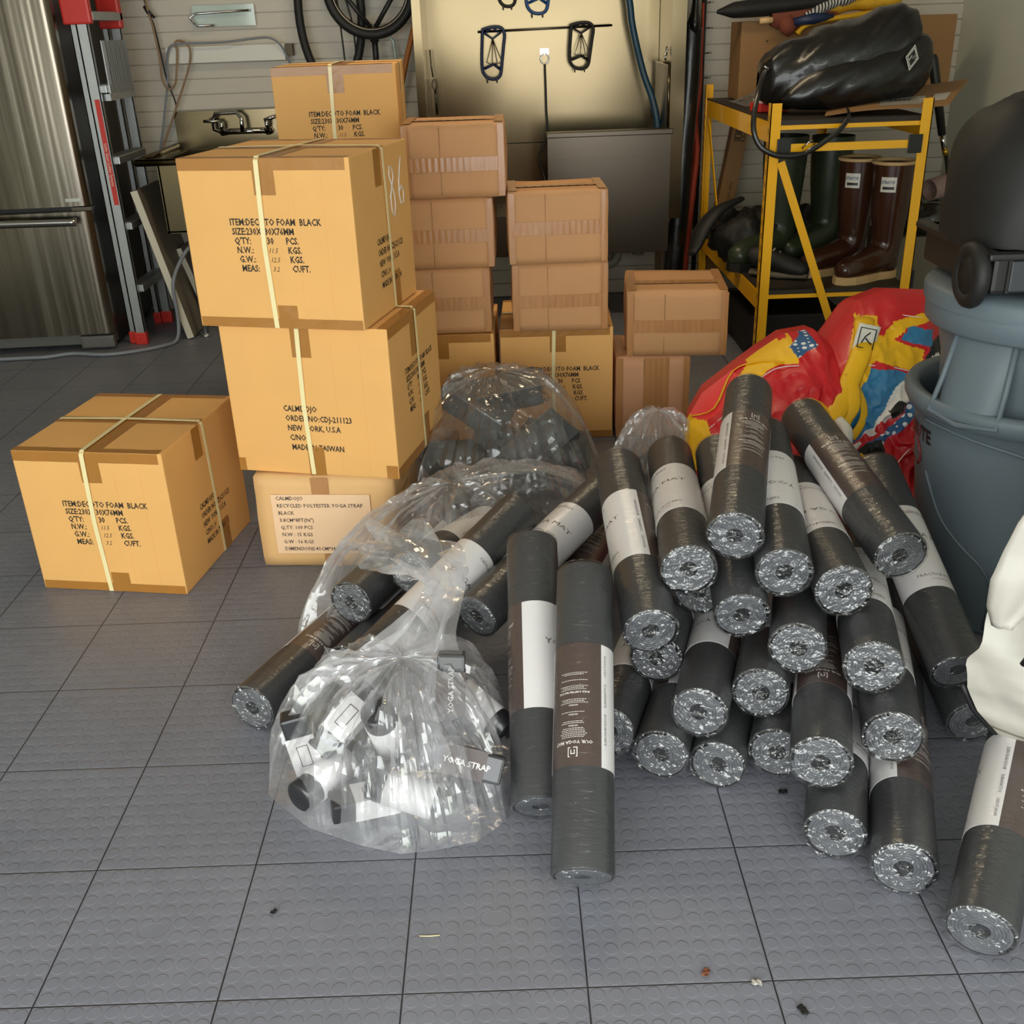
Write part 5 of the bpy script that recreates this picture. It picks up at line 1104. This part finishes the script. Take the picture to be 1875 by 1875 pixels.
def hood(u, v):
    th = -PI + 2 * PI * u; k = v; hgt = .30 * math.sin(k * PI / 2) ** .75; rr_ = math.cos(k * PI / 2) ** .42
    sg = lambda q_: (1 if q_ > 0 else -1) * abs(q_) ** .7
    x = .07 + .295 * rr_ * sg(math.cos(th)); y = .02 + .215 * rr_ * sg(math.sin(th)) + .10 * hgt
    w_ = .018 * nz3((x * 3, y * 3, hgt * 3), 3, 2) - .010 * abs(nz3((x * 2, y * 2, hgt * 2 + x), 6, 5)); return Vector((x * (1 + w_), y + w_, .10 + hgt + w_))
part('soft_cover', COVER, t, lambda b: b.grid(hood, 60, 24, 0, wrapu=True))
for x in (-.13, .08): part('rivet', WHITEM, t, lambda b: b.lathe([(.0, -.004), (.008, -.002), (.009, 0)], 12, 0, T(x, -.192, .128) @ RX(PI / 2)))
wh = part('wheel', BLACKM, t, lambda b: (b.tube([(-.228, -.13 + .055 * math.cos(i * PI / 14), .045 + .055 * math.sin(i * PI / 14)) for i in range(28)], .018, 10, closed=True), b.lathe([(.0, -.01), (.05, -.012), (.05, .012), (0, .01)], 24, 0, T(-.228, -.13, .045) @ RY(PI / 2))))
part('hub', CHROME, wh, lambda b: b.lathe([(.0, 0), (.014, 0), (.02, -.006), (.022, -.01)], 16, 0, T(-.205, -.13, .045) @ RY(PI / 2)))
part('mesh_pocket', GREYF, t, lambda b: b.grid(lambda u, v: hood(.33 - .17 * u, .60 + .16 * v) + Vector((-.003, -.006, .006)), 12, 5, 0))
single('paper_scrap', 'pale crumpled paper scrap on the black cart at the right edge', 'paper', mat('pale_green_paper', (214, 216, 190), .6), lambda b: b.grid(lambda u, v: Vector((u * .16, -.0 + .02 * math.sin(u * 4), .05 * v + .01 * math.sin(u * 9))), 8, 3), (CX - .09, CY - .21, .925), solid=.001)

# white vinyl canvas at the right edge
CB = [(1.164, .145), (1.127, .172), (1.076, .232), (1.051, .284), (1.042, .333), (1.052, .379), (1.066, .455), (1.072, .52), (1.085, .60), (1.10, .68), (1.12, .74)]
t = thing('canvas_cover', 'white vinyl canvas cover with black lower trim at the right edge', 'canvas cover', (0, 0, 0))
def cb(v):
    k = v * (len(CB) - 1); i = min(int(k), len(CB) - 2); s_ = k - i; s_ = s_
    return CB[i][0] * (1 - s_) + CB[i + 1][0] * s_, CB[i][1] * (1 - s_) + CB[i + 1][1] * s_
def canv(off=0.0):
    def f(u, v):
        x0, z0 = cb(v); x = x0 + .42 * u; zb = z0 - .14 * u * (1 - v) ** 2
        y = .40 - .10 * math.sin(PI * min(1, u * 1.1 + .02)) * (.5 + .5 * math.sin(PI * v)) + .022 * nz3((x * 2, v * 2, 0), 4, 3) + .022 * (.3 - abs(nz3((x * 1.2 + zb * .9, zb * .5, 0), 9, 3))) + .008 * (.3 - abs(nz3((x, zb * 1.3, 0), 24, 5)))
        return Vector((x, y + off, max(zb, .13)))
    return f
part('body', CANVAS, t, lambda b: (b.grid(canv(), 40, 50, 0), b.grid(lambda u, v: canv()(u, v) + Vector((0.01, .10 * min(1, 4 * u) * min(1, 5 * v), .0)), 40, 50, 0)))
def flap(u, v):
    L_ = [(1.10, .76), (1.05, .658), (1.034, .596), (1.022, .554), (1.026, .50), (1.04, .462)]; Rr2 = [(1.28, .80), (1.24, .70), (1.20, .62), (1.16, .555), (1.115, .50), (1.075, .465)]
    k = v * 5; i = min(int(k), 4); s_ = k - i
    a = [L_[i][j] * (1 - s_) + L_[i + 1][j] * s_ for j in (0, 1)]; b_ = [Rr2[i][j] * (1 - s_) + Rr2[i + 1][j] * s_ for j in (0, 1)]
    return Vector((a[0] + (b_[0] - a[0]) * u, .335 - .025 * math.sin(PI * u) + .01 * nz3((u, v, 0), 3, 1), a[1] + (b_[1] - a[1]) * u))
part('flap', CANVAS, t, lambda b: b.grid(flap, 14, 20, 0), .006)
part('black_trim', FBLACK, t, lambda b: b.tube([canv(.004)(i / 30, 0.0) + Vector((0, 0, -.006)) for i in range(31)] , .007, 8)); part('black_trim', FBLACK, t, lambda b: b.tube([canv(.0)(.0 + .012, v / 20) + Vector((-.006, .02, -.004)) for v in range(0, 7)], .006, 8))
part('zip_strip', FBLACK, t, lambda b: b.tube([(1.10, .318, .385), (1.125, .305, .46), (1.15, .30, .53)], .006, 8))
part('stitching', GREYF, t, lambda b: b.tube([canv(-.003)(i / 30, .14 + .02 * math.sin(i / 6)) for i in range(31)], .0014, 5))

# ------------------------------------------------------------------ clear plastic bags and what is in them
def bag(name, label, m, outline, H, peak, seed, base=0.0, fold=(0, 0), amp=.012, nfold=22, pw=2.2, n=(130, 22), parts=None):
    t = thing(name, label, 'plastic bag', (peak[0], peak[1], base))
    N = len(outline); D = cdirs(seed, 7, 5, 15, amp); rnd = random.Random(seed)
    phs = [rnd.random() * 6 for _ in range(4)]
    def ol(u):
        k = (u % 1.0) * N; i = int(k) % N; s_ = k - int(k); s_ = s_ * s_ * (3 - 2 * s_) * .5 + s_ * .5
        a, b_ = outline[i], outline[(i + 1) % N]; return a[0] * (1 - s_) + b_[0] * s_, a[1] * (1 - s_) + b_[1] * s_
    def f(u, v):
        ox, oy = ol(u); ox -= peak[0]; oy -= peak[1]
        k = v; x, y = ox * k, oy * k
        h = H * (1 - k ** pw) ** (1 / 1.6)
        th = u * 2 * PI
        rad = (abs(math.sin(th * nfold / 2 + phs[0] + 1.3 * math.sin(3 * th + phs[1]))) - .5) * amp * 1.6 * k * (1 - k ** 6) * 2
        p = Vector((x, y, h)); c_ = crumple(p + Vector((seed, 0, 0)), D)
        nrm = Vector((x * .8, y * .8, .15 + h)).normalized()
        cs, sn = math.cos(th), math.sin(th)
        g1 = nz3((cs * 3.2, sn * 3.2, k * 1.1), 1.6, seed); g2 = nz3((cs * 7, sn * 7, k * 1.6), 1.5, seed + 5); g3 = nz3((cs * 2, sn * 2, k * 5), 1.5, seed + 9)
        env = min(1, k * 2.2) * (1 - k ** 12)
        p += nrm * env * (.055 * (.25 - abs(g1)) + .030 * (.25 - abs(g2)) + .018 * (.25 - abs(g3)) + amp * .5 * c_ * .6 + rad * .5)
        lo = .001 + .012 * (1 - k)
        if p.z < lo: p.z = lo
        return p
    bb = MB(); bb.grid(f, n[0], n[1], 0, wrapu=True, smooth=False)
    bb.grid(lambda u, v: Vector(((ol(u)[0] - peak[0]) * v, (ol(u)[1] - peak[1]) * v, .001)), n[0], 3, 0, wrapu=True)
    bb.build('film', m, t, solid=-1)
    return t
def foam_block(label, loc, rot, group, sx=1.0):
    o = single('foam_block', label, 'foam block', DFOAM, lambda b: b.box((-.115 * sx, -.065, -.038), (.115 * sx, .065, .038), bev=.006), loc); o.rotation_euler = [R_(a) for a in rot]; return tag(o, label, 'foam block', group)
G_ = 'charcoal foam blocks inside the rear clear bag'
FB = 'charcoal foam block in the rear clear bag'
for i, (l, r, lb) in enumerate((((.10, 2.02, .30), (0, 30, -20), FB + ', tilted on the left'), ((.20, 2.08, .33), (12, -8, 8), FB + ', topmost and squarest'), ((.05, 1.88, .17), (20, 10, 30), FB + ', low on the left'),
     ((.22, 1.95, .20), (-15, 5, -30), FB + ', under the topmost one'), ((.36, 2.0, .16), (40, 20, 10), FB + ', at the right below the film peak'), ((.12, 2.02, .10), (0, 0, 15), FB + ', flat on the floor at the left'),
     ((.34, 1.98, .045), (0, 0, -12), FB + ', flat on the floor at the right'), ((.30, 1.80, .24), (30, -25, 35), FB + ', nearest with a shiny corner'), ((-.02, 1.80, .06), (0, 0, 50), FB + ', nearest the front carton stack'))):
    foam_block(lb, l, r, None)
BAGD = film('rear_bag_film', gloss=0.05, rough=0.14, bump=0.4, bscale=4, milky=0.10, edge=0.25, tint=(0.93, 0.92, 0.91), crease=True)
bag('clear_bag', 'big clear plastic bag of charcoal foam blocks before the rear cartons', BAGD, [(.50, 2.10), (.44, 2.22), (.25, 2.34), (.05, 2.32), (-.08, 2.25), (-.12, 2.0), (-.16, 1.78), (-.10, 1.62), (.10, 1.60), (.30, 1.62), (.46, 1.70), (.52, 1.9)], .43, (.16, 2.02), 21, amp=.010, nfold=16, pw=2.6)
t3 = bag('clear_bag', 'long crumpled clear plastic sheet over the mats at the left of the heap', BAGF, [(.52, 1.62), (.50, 1.76), (.30, 1.84), (.05, 1.74), (-.12, 1.56), (-.24, 1.34), (-.34, 1.16), (-.36, 1.04), (-.28, .98), (-.15, 1.08), (.02, 1.22), (.25, 1.40)], .29, (.04, 1.44), 33, amp=.010, nfold=20, pw=2.8)
bag('clear_bag', 'small clear plastic bag with a dark pack, left of the red fabric', BAGF, [(.84, 1.72), (.82, 1.86), (.70, 1.94), (.58, 1.92), (.50, 1.82), (.47, 1.68), (.54, 1.58), (.66, 1.55), (.78, 1.60)], .37, (.66, 1.74), 44, amp=.014, nfold=12)
lump('foam_pack', 'dark pack inside the small clear plastic bag', 'pack', DFOAM, (.70, 1.76, .14), (.10, .11, .13), 5, .15, zmin=.004)
def strap_pack(label, loc, rot, style, text_=None):
    t = thing('yoga_strap_pack', label, 'yoga strap', loc); t.rotation_euler = [R_(a) for a in rot]
    if style == 'box':
        part('strap_bundle', mat('strap_bundle_' + str(len(bpy.data.materials)), (36, 36, 40), .4, coat=.5), t, lambda b: b.box((-.085, -.028, -.022), (.085, .028, .022), bev=.006))
        part('paper_sleeve', [WHITEP, BROWNP, WINK, PLINK], t, lambda b: (b.box((-.04, -.0295, -.0235), (.05, .0295, .0235), 0 if not text_ else 1), *([put_text(b, text_, .016, lambda x, y: Vector((-.035 + x, -.006 + y, .0242)), 2, bold=.02)] if text_ else [b.box((-.02, -.012, .0236), (.03, .012, .0240), 3), b.box((-.018, -.010, .0241), (.028, .010, .0243), 0)])))
    else:
        part('strap_bundle', mat('strap_bundle_' + str(len(bpy.data.materials)), (34, 34, 38), .4, coat=.5), t, lambda b: b.tube([(-.09, 0, 0), (-.085, 0, 0), (.085, 0, 0), (.09, 0, 0)], [.026, .034, .034, .026], 18))
        part('paper_sleeve', WHITEP if not text_ else [BROWNP, WINK], t, lambda b: (b.tube([(-.05, 0, 0), (.05, 0, 0)], .0352, 24), *([put_text(b, text_, .015, lambda x, y: Vector((-.045 + x, -.0356 * math.sin(.3 + y / .035) * 1.0, .0356 * math.cos(.3 + y / .035))), 1, bold=.02)] if text_ else [])))
sp = 'yoga strap pack in the front clear bag, '
for args in ((sp + 'upright at the far left with white label', (-.240, .535, .095), (70, 80, -10), 'box'),
    (sp + 'brown sleeve reading YOGA STRAP', (.09, .43, .13), (55, 14, -8), 'box', 'YOGA STRAP'),
    (sp + 'fat white-sleeved roll at the bottom', (-.01, .40, .075), (35, 12, -14), 'roll'),
    (sp + 'white sleeve low on the left', (-.185, .49, .06), (20, 0, 55), 'roll'),
    (sp + 'standing white-sleeved roll in the middle', (-.06, .50, .15), (10, 65, 75), 'roll'),
    (sp + 'upright brown sleeve at the right', (.07, .56, .20), (10, -70, 80), 'box', 'YOGA STRAP'),
    (sp + 'dark tilted one left of the middle', (-.15, .56, .14), (30, -30, 40), 'box'),
    (sp + 'flat one at the bottom middle', (-.09, .42, .05), (0, 5, 20), 'box'),
    (sp + 'topmost dark roll near the neck', (.12, .62, .12), (0, 20, -40), 'roll'),
    (sp + 'hidden low at the rear', (-.18, .64, .05), (0, 0, -30), 'box')):
    strap_pack(*args)
BAGW = film('milky_bag_film', gloss=0.08, rough=0.14, bump=0.45, bscale=5, milky=0.27, edge=0.34, tint=(0.98, 0.98, 0.99), crease=True)
b1 = bag('clear_bag', 'clear plastic bag full of black strap packs at the front of the heap', BAGW, [(.185, .50), (.19, .62), (.17, .74), (.08, .80), (-.06, .80), (-.20, .76), (-.31, .70), (-.335, .60), (-.32, .50), (-.22, .40), (-.11, .345), (-.03, .318), (.04, .325), (.12, .345), (.175, .40)], .265, (-.03, .60), 12, amp=.012, nfold=24, pw=3.0, n=(170, 24))
# gathered neck of the bag lying up over the diagonal mat
def neck(u, v):
    th = 2 * PI * u
    P = [Vector((-.06, .58, .20)), Vector((-.01, .63, .26)), Vector((.035, .69, .315)), Vector((.06, .76, .345)), Vector((.02, .84, .37)), Vector((-.05, .90, .36))]
    k = v * 5; i = min(int(k), 4); s_ = k - i; c_ = P[i] * (1 - s_) + P[i + 1] * s_
    r = [.12, .07, .038, .034, .075, .11]; rr_ = r[i] * (1 - s_) + r[i + 1] * s_
    rr_ *= 1 + .28 * math.sin(th * 7 + v * 5) + .25 * nz3((math.cos(th), math.sin(th), v * 3), 2.4, 5)
    ax = Vector((1, -.3, 0)); ay = Vector((.1, .45, .6))
    return c_ + ax * rr_ * math.cos(th) + ay * rr_ * .7 * math.sin(th) - Vector((-.03, .60, 0))
MB().grid(neck, 44, 22, 0, wrapu=True, smooth=False).build('gathered_neck', BAGW, b1, solid=-1)

# ------------------------------------------------------------------ litter on the floor
for i, (x, y, s_, m_, lb) in enumerate(((.74, .452, .009, BLACKM, 'tiny black scrap on the floor before the big pile'), (.503, .018, .008, mat('dry_leaf', (120, 70, 45), .8), 'tiny reddish dry leaf scrap on the floor near the bottom edge'),
     (.643, -.06, .009, BLACKM, 'black bead-like scrap on the floor at the bottom edge'), (.582, -.005, .008, CANVAS, 'white scrap on the floor next to the bottom seam'), (-.247, .183, .006, BLACKM, 'dark speck on the floor left of the centre seam'))):
    single('floor_scrap', lb, 'scrap', m_, lambda b: b.grid(lambda u, v: Vector(((u - .5) * s_ * 2, (v - .5) * s_ * 1.3, .0015 + .004 * abs(math.sin(u * 5 + v * 3 + i)))), 6, 5), (x, y, 0), rz=i, solid=.001)
single('plastic_straw', 'thin pale straw on the floor left of the front mats', 'straw', BAND, lambda b: b.tube([(0, 0, .002), (.018, -.001, .002), (.036, -.001, .003)], .0009, 5), (.02, .117, 0))
